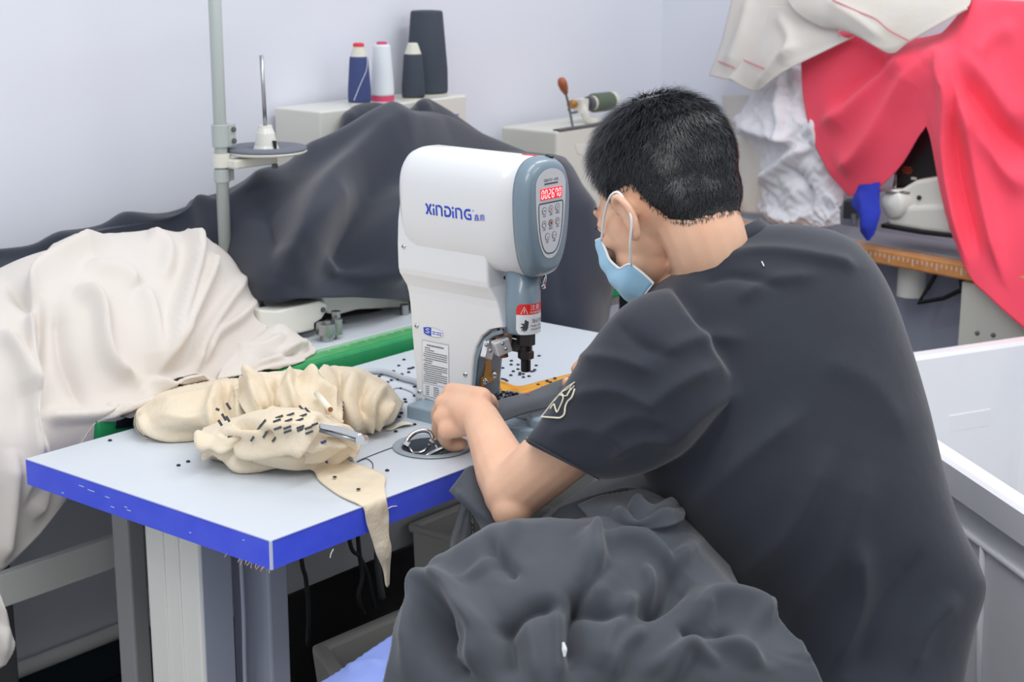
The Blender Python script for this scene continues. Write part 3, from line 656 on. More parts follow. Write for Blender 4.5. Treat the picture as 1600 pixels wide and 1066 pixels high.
# lint specks
# ================================================================ rear left: cream cloth
def clear_table(V):   # keep the cloth behind the back edge of the white table and in front of the ruler edge
    k = (V[..., 0] > -.06) & (V[..., 2] < TT+.045); V[..., 1] = np.where(k, np.maximum(V[..., 1], .5475), V[..., 1]); return V
cc = thing('cream_cloth', (.15, .65, RT), 'big cream cotton cloth draped over a machine and hanging past the table edge', 'cloth')
rows = [YQ((-60, 470, .98), (30, 440, .98), (100, 410, .98), (160, 395, .98), (220, 388, .98), (280, 392, .98), (335, 412, .97), (375, 445, .95), (405, 480, .92)),
    YQ((-60, 447, .92), (30, 408, .92), (95, 386, .92), (155, 370, .92), (222, 363, .92), (288, 366, .92), (342, 388, .91), (382, 424, .89), (408, 466, .86)),
    YQ((-60, 470, .82), (30, 430, .82), (95, 405, .82), (155, 390, .82), (222, 384, .82), (290, 388, .82), (348, 412, .81), (390, 450, .80), (417, 490, .78)),
    YQ((-60, 525, .72), (30, 490, .72), (95, 465, .71), (155, 455, .71), (222, 450, .71), (292, 455, .71), (350, 470, .71), (392, 488, .72), (419, 503, .73)),
    YQ((-60, 590, .67), (30, 560, .66), (95, 540, .65), (155, 530, .64), (222, 522, .635), (292, 520, .64), (350, 520, .65), (390, 518, .67), (416, 514, .69)),
    YQ((-60, 650, .63), (30, 632, .625), (95, 610, .62), (155, 598, .605), (222, 588, .60), (285, 578, .60), (340, 570, .61), (380, 555, .63), (408, 535, .66)),
    YQ((-60, 710, .60), (30, 692, .60), (90, 668, .595), (150, 648, .58), (200, 632, .572), (255, 614, .575), (310, 600, .585), (350, 588, .60), (385, 570, .62)),
    YQ((-60, 800, .60), (25, 775, .60), (80, 742, .60), (118, 708, .59), (146, 666, .575), (215, 634, .566), (275, 616, .567), (330, 602, .58), (375, 584, .595)),
    YQ((-60, 915, .61), (0, 890, .61), (50, 848, .605), (85, 805, .60), (112, 765, .60), (141, 684, .58), (240, 624, .566), (300, 609, .57), (350, 597, .58))]
folds = [([(290, 366), (300, 400), (285, 460), (262, 520), (240, 590)], .026, 9, 2.2), ([(330, 400), (320, 440), (290, 500), (250, 570)], .018, 9, 1.6), ([(215, 455), (230, 480), (238, 530), (232, 590)], .014, 16), ([(115, 455), (150, 480), (165, 560), (215, 610)], .02, 11, 1.5),
    ([(170, 375), (110, 405), (58, 440), (52, 470)], .022, 9, 1.8), ([(52, 455), (50, 560), (48, 680), (35, 780)], .022, 9, .6), ([(58, 660), (62, 750), (50, 810)], .016, 14), ([(90, 470), (100, 560), (130, 640)], -.014, 18), ([(385, 430), (350, 480), (310, 540), (300, 590)], .014, 9),
    ([(400, 470), (370, 500), (330, 530), (315, 570)], .012, 8), ([(0, 520), (30, 560), (45, 620)], .018, 14), ([(10, 440), (60, 500), (60, 600)], -.015, 16), ([(230, 365), (260, 390), (255, 440)], .012, 14), ([(130, 420), (190, 430), (210, 455)], .014, 14), ([(20, 700), (10, 800), (0, 880)], .015, 15), ([(200, 640), (120, 650), (62, 655)], .014, 10), ([(235, 600), (280, 612), (330, 602)], .014, 8)]
cloth('main_drape', rows, 150, 150, 'cream', cc, [(f_[0], f_[1]*1.8, f_[2]*.8)+tuple(f_[3:]) for f_ in folds], dict(inf=(1.012, 1.01), it=40, amp=.005, cells=(8, 9), pull=.04, seed=11, sm=1), post=clear_table)
# rolled end lying on the table
rows = [YQ((375, 530, .70), (405, 520, .70), (432, 512, .70), (452, 515, .70), (474, 535, .70)),
    YQ((365, 545, .66), (400, 528, .655), (435, 508, .655), (462, 522, .65), (486, 545, .65)),
    YQ((352, 562, .625), (395, 548, .62), (440, 530, .62), (470, 538, .62), (491, 556, .62)),
    YQ((345, 580, .60), (390, 568, .59), (435, 556, .59), (468, 560, .595), (487, 566, .60)),
    YQ((340, 592, .585), (388, 584, .575), (430, 578, .575), (460, 576, .58), (478, 574, .59))]
cloth('rolled_end', rows, 60, 70, 'cream', cc, [([(360, 548), (410, 545), (445, 525)], .014, 7), ([(390, 575), (430, 560), (462, 540), (480, 545)], .016, 6), ([(395, 560), (440, 555), (470, 550)], -.014, 5), ([(400, 582), (440, 572), (480, 566)], .01, 5)], dict(inf=(1.07, 1.07), it=60, amp=.005, cells=(8, 10), pull=.04, seed=12, floor=RT+.003))
rows = [YQ((350, 590, .60), (380, 582, .60), (405, 575, .61), (425, 572, .62)), YQ((345, 600, .575), (380, 590, .57), (410, 580, .57), (430, 576, .58)), YQ((345, 606, .565), (380, 598, .562), (412, 590, .562), (436, 582, .57))]
# piece hanging at the far lower left
rows = [YQ((-60, 900, .50), (-20, 905, .50), (-2, 925, .50)), YQ((-60, 960, .50), (-10, 965, .50), (12, 985, .50)), YQ((-60, 1000, .50), (-10, 995, .495), (22, 1010, .49)), YQ((-60, 1050, .50), (-10, 1045, .50), (8, 1038, .50))]
cloth('hanging_corner', rows, 30, 30, 'cream', cc, [([(0, 930), (5, 980), (8, 1030)], .01, 8)], dict(inf=(1.05, 1.05), it=40, amp=.004, cells=(5, 5), pull=.05, seed=13))
# ================================================================ calico bundle on the white table
cb = thing('calico_bundle', (.28, .33, TT), 'crumpled bundle of cream calico with printed dashes on the white table', 'cloth')
def ZQ(*pts): return [Zp(px, py, z) for px, py, z in pts]
T0 = TT+.002
W1 = lambda s, **k: dict(dict(inf=(1.15, 1.15), it=120, amp=.009, cells=(11, 12), pull=.016, seed=s, floor=T0, sm=1), **k)
def shp(L): return [(f_[0], f_[1]*1.75, f_[2]*.8)+tuple(f_[3:]) for f_ in L]
# left lobe
rows = [ZQ((222, 640, T0), (260, 615, T0), (310, 600, T0), (360, 592, T0), (400, 600, T0)),
    ZQ((216, 640, .80), (258, 612, .815), (312, 602, .825), (365, 596, .84), (415, 600, .84)),
    ZQ((212, 652, .80), (258, 638, .825), (315, 632, .832), (370, 630, .835), (420, 632, .84)),
    ZQ((214, 668, .792), (258, 662, .812), (315, 660, .815), (370, 656, .82), (425, 655, .83)),
    ZQ((224, 680, T0), (262, 686, T0), (315, 684, T0), (365, 682, T0), (420, 690, T0))]
cloth('left_lobe', rows, 60, 70, 'calico', cb, shp([([(350, 600), (330, 640), (340, 680)], .01, 9), ([(390, 605), (375, 640), (400, 670)], .014, 6, 1.6), ([(222, 648), (232, 668), (270, 680), (330, 680)], .008, 5), ([(240, 632), (300, 622), (345, 612)], .005, 9), ([(360, 600), (352, 625), (362, 655)], -.010, 6), ([(250, 650), (300, 655), (335, 640)], .004, 8)]), W1(21, inf=(1.05, 1.01), cells=(4, 12), amp=.004, pull=.03))
# right lobe
rows = [ZQ((480, 600, T0), (515, 585, T0), (555, 582, T0), (600, 598, T0), (625, 625, T0)),
    ZQ((470, 598, .83), (515, 578, .845), (560, 580, .85), (600, 600, .835), (628, 632, .80)),
    ZQ((465, 630, .83), (515, 615, .845), (558, 612, .85), (598, 630, .835), (622, 645, .80)),
    ZQ((468, 660, .815), (515, 652, .82), (558, 648, .825), (595, 655, .81), (614, 658, .795)),
    ZQ((480, 690, T0), (520, 688, T0), (556, 682, T0), (585, 672, T0), (606, 664, T0))]
cloth('right_lobe', rows, 60, 60, 'calico', cb, shp([([(520, 580), (505, 620), (520, 660)], .016, 9, 1.6), ([(560, 585), (545, 630), (560, 670)], .012, 14), ([(600, 605), (580, 640), (575, 672)], .012, 6), ([(530, 582), (528, 620), (505, 655)], -.012, 6), ([(575, 592), (562, 625), (572, 655)], -.010, 7), ([(612, 628), (596, 650), (585, 668)], .008, 5), ([(505, 600), (490, 630), (510, 665)], .012, 6)]), W1(22, inf=(1.06, 1.04), cells=(5, 6), amp=.008, pull=.03))
# middle ridge
rows = [ZQ((375, 600, T0), (410, 590, T0), (450, 585, T0), (500, 590, T0), (540, 620, T0)),
    ZQ((365, 606, .84), (405, 588, .86), (455, 582, .862), (495, 594, .855), (535, 625, .84)),
    ZQ((375, 630, .85), (415, 612, .865), (460, 606, .868), (500, 618, .86), (535, 645, .845)),
    ZQ((390, 655, .835), (425, 642, .845), (465, 640, .85), (505, 650, .845), (535, 662, .835)),
    ZQ((400, 680, .80), (430, 675, .80), (470, 675, .80), (505, 680, .80), (530, 684, .80))]
cloth('middle_ridge', rows, 55, 60, 'calico', cb, shp([([(405, 590), (400, 620), (410, 660)], .016, 8), ([(440, 585), (425, 610), (435, 640)], -.014, 7), ([(470, 590), (500, 610), (525, 640)], .016, 6, 1.6), ([(380, 600), (395, 612), (430, 604)], .014, 5), ([(455, 584), (452, 612), (470, 640)], .014, 6), ([(415, 600), (420, 625), (400, 650)], -.014, 5), ([(490, 600), (510, 630), (515, 660)], -.012, 6)]), W1(23, inf=(1.10, 1.07), cells=(6, 8), amp=.009, pull=.03))
# layered edge in front of the roll
rows = [ZQ((322, 700, .808), (385, 706, .808), (455, 704, .81), (530, 698, .808)), ZQ((318, 710, .797), (385, 719, .795), (455, 720, .797), (535, 712, .797)), ZQ((326, 714, .786), (385, 725, .784), (455, 727, .785), (530, 719, .787))]
cloth('lower_layer', rows, 24, 70, 'calico', cb, [([(340, 706), (420, 716), (500, 712)], .008, 4), ([(380, 704), (440, 722), (520, 714)], -.006, 4)], dict(inf=(1.04, 1.15), it=60, amp=.004, cells=(6, 9), pull=.03, seed=27, floor=T0))
rows = [ZQ((498, 668, .84), (530, 672, .836), (556, 684, .825)), ZQ((505, 684, .832), (535, 690, .828), (562, 700, .815)), ZQ((508, 702, .812), (535, 708, .806), (556, 716, .798))]
cloth('right_flap', rows, 30, 30, 'calico', cb, [([(505, 680), (530, 684), (556, 694)], .010, 4), ([(512, 695), (535, 700), (556, 708)], -.008, 4)], dict(inf=(1.06, 1.10), it=60, amp=.005, cells=(5, 6), pull=.03, seed=28, floor=T0))
# front roll with the printed dashes
rows = [ZQ((330, 668, T0), (380, 655, T0), (440, 648, T0), (500, 650, T0), (550, 672, T0)),
    ZQ((318, 672, .815), (372, 652, .84), (436, 640, .86), (492, 645, .858), (540, 668, .83)),
    ZQ((310, 686, .82), (365, 672, .848), (432, 660, .87), (495, 664, .862), (550, 682, .83)),
    ZQ((312, 700, .81), (368, 695, .828), (436, 688, .842), (500, 688, .838), (556, 695, .815)),
    ZQ((318, 710, .795), (372, 712, .803), (440, 708, .81), (505, 706, .81), (558, 708, .80)),
    ZQ((330, 712, T0), (380, 719, T0), (445, 722, T0), (505, 722, T0), (552, 716, T0))]
fr_folds = [([(320, 690), (380, 700), (450, 690), (500, 670)], .012, 6), ([(330, 702), (400, 712), (470, 705), (530, 700)], .012, 5), ([(360, 660), (400, 668), (430, 690)], -.012, 7), ([(470, 690), (510, 690), (545, 690)], .012, 6), ([(500, 650), (470, 680), (460, 700)], .008, 8), ([(314, 682), (330, 695), (322, 708)], .012, 5), ([(345, 676), (372, 690), (352, 708)], -.010, 5), ([(325, 697), (400, 706), (470, 698), (520, 690)], -.010, 4), ([(340, 708), (420, 718), (500, 713), (550, 705)], .010, 4), ([(500, 672), (528, 676), (552, 690)], .010, 5), ([(505, 685), (535, 688), (556, 700)], -.008, 4)]
V = cloth_grid(rows, 70, 90, shp(fr_folds), W1(24, inf=(1.01, 1.10), cells=(12, 4), amp=.005, pull=.03))
mk('front_roll', (V.reshape(-1, 3), gfaces(70, 90)), 'calico', cb, smooth=True, solid=.0025)
FRV = V; FRP = proj(V)
def on_grid(px, py, Vg, Pg, lift=.0025):
    d = ((Pg-np.array([px, py]))**2).sum(2); N_ = gnormal(Vg)
    depth = (Vg-CAM)@FW; d = d+np.where(depth > depth.min()+.5, 1e6, 0)
    k = np.argsort(d.ravel())[:4]; best = min(k, key=lambda q: depth.ravel()[q]); return Vg.reshape(-1, 3)[best]+N_.reshape(-1, 3)[best]*lift
def dash(name, px, py, ang, l, wd, Vg, Pg, m, par):
    c, s = math.cos(ang), math.sin(ang); L = []
    for sx, sy in ((-l, -wd), (l, -wd), (l, wd), (-l, wd)): L.append(on_grid(px+c*sx-s*sy, py+s*sx+c*sy, Vg, Pg, .0028))
    P = np.array([on_grid(px, py, Vg, Pg, .0028)]*4); cen = P[0]
    ax = RI*c+DN*s; ay = -RI*s+DN*c; k = .00098
    N_ = unit(CAM-cen); Q = []
    for sx, sy in ((-l, -wd), (l, -wd), (l, wd), (-l, wd)): Q.append(cen+ax*sx*k+ay*sy*k)
    return mk(name, (np.array(Q), [(0, 1, 2, 3)]), m, par, solid=.0004)
dd = []
for r, (n, x0, y0, dx) in enumerate(((3, 437, 652, 19), (4, 432, 660, 19), (4, 432, 668, 18), (3, 450, 675, 18))):
    for i in range(n): dd.append((x0+dx*i, y0-1.5*i+(i*i)*.6, -.35, 6))
dd += [(413, 661, -.9, 7), (405, 672, -1.0, 7), (417, 680, -1.0, 6), (428, 684, -.9, 6), (395, 684, -1, 5), (363, 683, .1, 6), (481, 645, .8, 6), (470, 640, .8, 5)]
for x, y, a_, l in dd: dash('printed_dash', x, y, a_, l, 1.7, FRV, FRP, 'line', cb)
for pts in ([(310, 684, .822), (313, 698, .808), (322, 709, .795), (345, 716, .788), (385, 722, .786), (430, 728, .785)], [(320, 690, .826), (335, 702, .812), (372, 713, .802), (430, 716, .803), (480, 714, .80)], [(213, 648, .80), (212, 664, .797), (219, 678, .789), (232, 687, .785)], [(552, 690, .815), (560, 702, .805), (556, 714, .796)]):
    mk('selvedge', tube([Zp(*p)-FW*.009 for p in pts], .0011, 6, 24), 'selvedge', cb, smooth=True)
for x, y in ((505, 694), (508, 726)): dash('purple_mark', x, y, -.4, 6, 2, FRV, FRP, 'navyth', cb)
# second set of dashes and prints on the left lobe
for x, y, a_, l in ((357, 635, 1.0, 6), (350, 652, 1.0, 6), (344, 661, 1.0, 5), (356, 655, 1.0, 5), (340, 640, .4, 3)): 
    q = Zp(x, y, .853); ax = RI*math.cos(a_)+DN*math.sin(a_); ay = -RI*math.sin(a_)+DN*math.cos(a_)
    mk('printed_dash', (np.array([q+ax*sx*.001+ay*sy*.001 for sx, sy in ((-l, -2), (l, -2), (l, 2), (-l, 2))]), [(0, 1, 2, 3)]), 'line', cb, solid=.0005)
# calico strip with snap holes: lies on the table and hangs over the edge
cs = thing('calico_strip', tuple(Zp(560, 760, TT)), 'torn cream calico strip hanging over the blue table edge', 'cloth')
ed = -.0035
def edge(px, dz): q = Yp(px, 0, ed); x = q[0]; return x
def YE(px, py, y=-.0045): return Yp(px, py, y)
rows = [ZQ((395, 722, .800), (400, 712, .815), (410, 706, .81)),
    ZQ((425, 730, .795), (432, 712, .818), (440, 702, .812)),
    ZQ((460, 735, .790), (470, 713, .812), (480, 702, .806)),
    ZQ((488, 735, .786), (505, 720, .796), (525, 710, .80)),
    ZQ((500, 752, .783), (525, 735, .785), (548, 722, .788)),
    ZQ((530, 774, .7825), (564, 757, .783), (598, 741, .784)),
    ZQ((560, 788, .7825), (582, 773, .7828), (601, 762, .783)),
    [Yp(569, 797, -.004), Yp(585, 786, -.004), Yp(603, 778, -.004)],
    [Yp(573, 818, -.006), Yp(590, 812, -.007), Yp(607, 805, -.006)],
    [Yp(582, 845, -.008), Yp(595, 840, -.010), Yp(607, 835, -.008)],
    [Yp(588, 866, -.009), Yp(600, 862, -.013), Yp(611, 857, -.009)],
    [Yp(598, 890, -.009), Yp(604, 888, -.012), Yp(609, 884, -.009)],
    [Yp(602, 914, -.009), Yp(605, 918, -.010), Yp(608, 914, -.009)]]
cloth('strip', rows, 120, 22, 'calico', cs, (), dict(inf=(1.02, 1.01), it=25, amp=.0012, cells=(16, 4), pull=.15, seed=31), th=.0016)
for x, y, z in ((523, 746, .7866), (560, 765, .7858)): mk('snap_hole', lathe([(.003, 0), (.003, .0012), (0, .0016)], Zp(x, y, z), 10), 'print', cs)
# ================================================================ right: table along the back wall
def XR(*pts): return [Xp(px, py, x) for px, py, x in pts]
ra = Zp(1170, 352, RT); rb = Zp(1500, 412, RT); ud = unit(rb-ra); nd = np.array([-ud[1], ud[0], 0]); nd = nd if nd[0] > 0 else -nd
rr = thing('side_table', tuple((ra+rb)/2*[1, 1, 0]), 'grey table with orange ruler edge under the red cloth', 'table')
def rbox(a0, a1, b0, b1, z0, z1): # along, inward
    V, F = box(a0, a1, b0, b1, z0, z1); return np.array([ra*[1, 1, 0]+ud*v[0]+nd*v[1]+np.array([0, 0, v[2]]) for v in V]), F
mk('table_top', rbox(-.18, .98, .052, .20, RT-.03, RT), 'rtop', rr, bevel=.004)
mk('ruler_edge', rbox(-.18, .98, 0, .0515, RT-.038, RT-.001), 'orange', rr, bevel=.005)
tk = []
for i in range(60):
    a_ = -.1+i*.014; tk.append(rbox(a_, a_+.003, -.0007, .0002, RT-.020-(.008 if i % 5 == 0 else 0), RT-.010))
mk('ruler_ticks', join(*tk), 'linen', rr)['kind'] = 'stuff'
tk = [rbox(-.1+i*.014, -.097+i*.014, .012, .03+(.01 if i % 5 == 0 else 0), RT-.0012, RT-.0006) for i in range(60)]
mk('ruler_top_ticks', join(*tk), 'linen', rr)['kind'] = 'stuff'
for a_ in (-.12, .9): mk('leg', rbox(a_, a_+.05, .12, .17, 0, RT-.03), 'legcream', rr, bevel=.004)
mk('modesty_panel', rbox(-.1, .95, .17, .185, .35, RT-.035), 'leggrey', rr)
mk('treadle_motor', lathe([(.035, 0), (.035, .09), (.03, .1), (0, .1)], Xp(1423, 462, 2.36), 20), 'legcream', rr)
mk('machine_leg_panel', rbox(.66, .90, .02, .04, .28, RT-.045), 'mbeige', rr, bevel=.004)
q = Xp(1527, 520, 2.2)
for px, py in ((1527, 521), (1552, 524)): mk('panel_bolt', ellipsoid(Xp(px, py, 2.19), (.006,)*3, n=10, k=7), 'steelgrey', rr)
lk = [Xp(1470, 415, 2.3), Xp(1450, 450, 2.3), Xp(1436, 473, 2.29), Xp(1475, 466, 2.28), Xp(1505, 452, 2.28)]
mk('treadle_linkage', join(tube(lk, .006, 8), tube([Xp(1500, 415, 2.28), Xp(1505, 455, 2.28), Xp(1530, 490, 2.26)], .008, 8), tube([Xp(1520, 440, 2.27), Xp(1505, 455, 2.28)], .012, 8)), 'black', rr)
# ---------------------------------------------------------------- sewing machine under the red cloth
sm = thing('sewing_machine', tuple(Zp(1430, 350, RT)), 'ivory sewing machine half hidden under the red cloth', 'sewing machine')
def xprism(pts, x, depth):
    A = np.array([Xp(a_, b_, x) for a_, b_ in pts]); return rings([A, A+np.array([depth, 0, 0])])
mk('bed', xprism([(1385, 352), (1383, 335), (1410, 322), (1520, 318), (1520, 372), (1440, 362)], 2.27, .12), 'mbeige2', sm, bevel=.012, seg=3)
mk('bed_plate', xprism([(1376, 350), (1440, 360), (1520, 370), (1520, 376), (1440, 367), (1376, 356)], 2.262, .14), 'black', sm, bevel=.002)
mk('arm_body', xprism([(1400, 300), (1430, 282), (1490, 272), (1520, 272), (1520, 335), (1400, 335)], 2.285, .11), 'mbeige2', sm, bevel=.01, seg=3)
mk('cylinder_arm', lathe([(.0, -.004), (.030, 0), (.0355, .006), (.037, .03), (.037, .11)], Xp(1392, 320, 2.262), 28, unit((.75, -.25, .0))), 'mbeige2', sm, smooth=True)
mk('needle_plate', lathe([(.044, 0), (.044, .004), (.03, .006), (0, .006)], Xp(1402, 299, 2.30), 28), 'steel', sm)
mk('face_plate', xprism([(1392, 296), (1400, 250), (1425, 215), (1450, 190), (1500, 180), (1500, 285), (1440, 290)], 2.33, .10), 'black', sm, bevel=.008)
mk('needle_bar', tube([Xp(1399, 262, 2.31), Xp(1399, 298, 2.31)], .003, 8), 'chrome', sm)
q = Xp(1418, 266, 2.326)
mk('red_emblem', join(*[box(-.001, .001, -.014+.003*abs(k), .014-.003*abs(k), -.0015, .0015, c=q+np.array([0, 0, .006*k])) for k in (-1, 0, 1)]+[box(-.001, .001, -.0015, .0015, -.010, .010, c=q)]), 'brown', sm)
mk('plate_mark', box(-.001, .001, -.007, .007, -.003, .003, c=Xp(1428, 279, 2.326)), 'linen', sm)
mk('knob', ellipsoid(Xp(1436, 309, 2.283), (.006,)*3, n=12, k=8), 'black', sm)
# ---------------------------------------------------------------- white crumpled cloth
wc = thing('white_cloth_heap', tuple(Zp(1220, 345, RT)), 'crumpled white shirting heaped on the right table beside red cloth', 'cloth')
rows = [XR((1200, 95, 2.52), (1225, 92, 2.50), (1250, 90, 2.48), (1275, 100, 2.48), (1300, 120, 2.48)),
    XR((1165, 165, 2.50), (1195, 150, 2.44), (1235, 145, 2.42), (1275, 160, 2.42), (1310, 180, 2.45)),
    XR((1150, 195, 2.49), (1185, 185, 2.41), (1232, 185, 2.37), (1280, 200, 2.38), (1318, 220, 2.42)),
    XR((1185, 250, 2.46), (1210, 235, 2.40), (1245, 235, 2.37), (1285, 250, 2.38), (1320, 260, 2.41)),
    XR((1188, 300, 2.44), (1205, 290, 2.39), (1245, 290, 2.36), (1285, 295, 2.36), (1318, 300, 2.38)),
    XR((1185, 325, 2.42), (1205, 330, 2.385), (1245, 335, 2.36), (1285, 338, 2.34), (1315, 330, 2.35)),
    XR((1200, 342, 2.40), (1220, 350, 2.375), (1250, 353, 2.36), (1285, 354, 2.34), (1312, 350, 2.33))]
cloth('shirting', rows, 100, 80, 'wcotton', wc, [([(1155, 190), (1200, 205), (1245, 215)], .03, 9), ([(1225, 120), (1222, 180), (1240, 230)], .025, 10), ([(1190, 290), (1230, 255), (1265, 225)], .03, 10), ([(1195, 330), (1240, 345), (1270, 330)], .02, 8), ([(1235, 260), (1260, 300), (1250, 335)], -.03, 10), ([(1290, 300), (1310, 330), (1290, 350)], .02, 7), ([(1265, 180), (1280, 230), (1300, 270)], .02, 9), ([(1240, 100), (1250, 140), (1248, 165)], .02, 8)], dict(inf=(1.16, 1.16), it=110, amp=.012, cells=(12, 10), pull=.02, seed=41, sm=1))
lb = thing('linen_sack', tuple(Zp(1165, 330, RT)), 'pale linen piece standing behind the white crumpled cloth', 'cloth')
rows = [XR((1130, 150, 2.56), (1165, 150, 2.52), (1200, 150, 2.50)), XR((1133, 215, 2.54), (1165, 215, 2.48), (1200, 215, 2.47)), XR((1150, 280, 2.50), (1170, 280, 2.45), (1205, 280, 2.44)), XR((1145, 330, 2.47), (1168, 332, 2.43), (1210, 335, 2.42))]
cloth('linen', rows, 40, 30, 'linen', lb, [([(1160, 200), (1158, 260), (1165, 330)], .015, 8)], dict(inf=(1.06, 1.06), it=50, amp=.006, cells=(7, 5), pull=.04, seed=42))
# ---------------------------------------------------------------- linen cloths on top
lt = thing('linen_cloth', tuple(Xp(1330, 60, 2.45)), 'natural linen with thin pink stripes folded over the top of the heap', 'cloth')
rows = [XR((1148, -20, 2.55), (1180, -20, 2.52), (1215, -20, 2.48), (1250, -20, 2.44)), XR((1135, 40, 2.50), (1165, 45, 2.45), (1200, 50, 2.41), (1245, 40, 2.40)), XR((1122, 85, 2.47), (1150, 90, 2.42), (1180, 95, 2.39), (1220, 80, 2.40)), XR((1108, 118, 2.46), (1125, 122, 2.42), (1145, 126, 2.40), (1165, 122, 2.41))]
cloth('back_fold', rows, 50, 40, 'linen', lt, [([(1175, -10), (1160, 50), (1135, 115)], .014, 9)], dict(inf=(1.03, 1.03), it=30, amp=.004, cells=(6, 5), pull=.06, seed=43))
rows = [XR((1200, 10, 2.46), (1230, 10, 2.42), (1270, 15, 2.39), (1320, 25, 2.37)), XR((1175, 65, 2.42), (1205, 65, 2.375), (1245, 65, 2.35), (1310, 50, 2.34)), XR((1155, 100, 2.40), (1190, 105, 2.36), (1235, 95, 2.335), (1325, 60, 2.33)), XR((1138, 122, 2.39), (1182, 142, 2.36), (1225, 112, 2.33), (1336, 57, 2.325))]
cloth('left_fold', rows, 50, 60, 'linen', lt, [([(1215, 20), (1235, 60), (1225, 105)], .012, 9), ([(1180, 140), (1215, 95), (1250, 70)], .012, 8)], dict(inf=(1.03, 1.03), it=30, amp=.004, cells=(6, 6), pull=.06, seed=44))
rows = [XR((1215, -25, 2.42), (1290, -30, 2.38), (1370, -35, 2.36), (1450, -40, 2.36), (1530, -50, 2.36)), XR((1240, 15, 2.37), (1300, 8, 2.33), (1370, 5, 2.31), (1445, 0, 2.31), (1520, -15, 2.33)), XR((1280, 40, 2.34), (1320, 35, 2.30), (1372, 40, 2.285), (1440, 30, 2.29), (1515, 5, 2.31)), XR((1310, 45, 2.33), (1345, 58, 2.285), (1380, 72, 2.275), (1425, 58, 2.28), (1510, 12, 2.30)), XR((1330, 46, 2.325), (1362, 66, 2.285), (1393, 83, 2.275), (1425, 63, 2.28), (1512, 14, 2.30))]
cloth('top_fold', rows, 60, 80, 'linen', lt, [([(1290, 0), (1340, 30), (1380, 60)], .01, 12)], dict(inf=(1.03, 1.03), it=30, amp=.005, cells=(6, 8), pull=.06, seed=45))
def strp(pts, nm='pink_stripe'):
    P = cm(np.array([Xp(x, y, d) for x, y, d in pts]), 16); W_ = np.array([0, 0, .0022]); V = np.concatenate([P-W_, P+W_]); n = 16
    mk(nm, (V, [(i, i+1, n+i+1, n+i) for i in range(n-1)]), 'stripe', lt, solid=.0008)
strp([(1300, 0, 2.318), (1340, 18, 2.296), (1368, 30, 2.276), (1390, 48, 2.27), (1420, 64, 2.266)]); strp([(1122, 96, 2.44), (1135, 101, 2.41), (1148, 106, 2.392)]); strp([(1162, 94, 2.385), (1180, 102, 2.352), (1198, 109, 2.338)]); strp([(1300, 38, 2.32), (1307, 48, 2.322), (1312, 58, 2.322)])
# ---------------------------------------------------------------- red cloth
rc = thing('red_cloth', tuple(Xp(1480, 200, 2.3)), 'bright red cloth draped over the sewing machine by the wall', 'cloth')
cols = [[(1249, 86, 2.44), (1252, 92, 2.40), (1256, 150, 2.38), (1269, 212, 2.36), (1293, 264, 2.34), (1325, 305, 2.33)],
    [(1290, 60, 2.44), (1290, 78, 2.38), (1297, 150, 2.345), (1310, 215, 2.33), (1322, 268, 2.325), (1342, 306, 2.315)],
    [(1335, 45, 2.42), (1335, 65, 2.36), (1345, 140, 2.33), (1355, 205, 2.31), (1362, 255, 2.305), (1370, 296, 2.30)],
    [(1385, 55, 2.41), (1385, 85, 2.345), (1390, 135, 2.32), (1398, 185, 2.30), (1403, 225, 2.29), (1408, 258, 2.285)],
    [(1430, 60, 2.40), (1430, 82, 2.32), (1432, 120, 2.295), (1434, 155, 2.28), (1437, 182, 2.275), (1440, 207, 2.27)],
    [(1462, 55, 2.38), (1462, 79, 2.285), (1462, 110, 2.265), (1457, 150, 2.26), (1453, 185, 2.262), (1452, 209, 2.265)],
    [(1474, 50, 2.37), (1473, 84, 2.27), (1475, 140, 2.25), (1468, 200, 2.248), (1466, 255, 2.245), (1476, 318, 2.235)],
    [(1492, 30, 2.36), (1495, 70, 2.29), (1500, 150, 2.262), (1500, 240, 2.255), (1502, 330, 2.235), (1512, 425, 2.20)],
    [(1518, 0, 2.36), (1522, 16, 2.32), (1530, 140, 2.285), (1535, 260, 2.262), (1540, 370, 2.225), (1548, 466, 2.18)],
    [(1560, 0, 2.36), (1562, 17, 2.34), (1572, 150, 2.30), (1580, 280, 2.27), (1588, 400, 2.21), (1600, 513, 2.16)],
    [(1660, 5, 2.36), (1662, 22, 2.34), (1670, 160, 2.30), (1678, 300, 2.25), (1684, 430, 2.18), (1690, 590, 2.12)]]
rows = [[Xp(*c[k]) for c in cols] for k in range(6)]
rf = [([(1440, 85), (1395, 110), (1330, 165), (1285, 195)], .035, 12, 1.6), ([(1455, 85), (1400, 160), (1345, 240), (1310, 265)], .03, 18), ([(1400, 90), (1350, 130), (1300, 180)], -.02, 16), ([(1466, 84), (1478, 150), (1476, 230), (1490, 330), (1512, 410)], .03, 7, .8), ([(1480, 95), (1510, 200), (1540, 330), (1570, 440)], .025, 8, 1.5), ([(1490, 100), (1540, 180), (1580, 225), (1620, 245)], -.03, 20), ([(1500, 80), (1560, 150), (1600, 200)], .025, 22), ([(1495, 160), (1560, 250), (1610, 300)], .03, 18), ([(1488, 160), (1500, 280), (1530, 400)], -.02, 8), ([(1350, 70), (1380, 90), (1400, 92)], .015, 8), ([(1520, 90), (1550, 60), (1590, 40)], .015, 14)]
cloth('red_drape', rows, 110, 140, 'red', rc, rf, dict(inf=(1.03, 1.02), it=40, amp=.005, cells=(8, 12), pull=.06, seed=46))
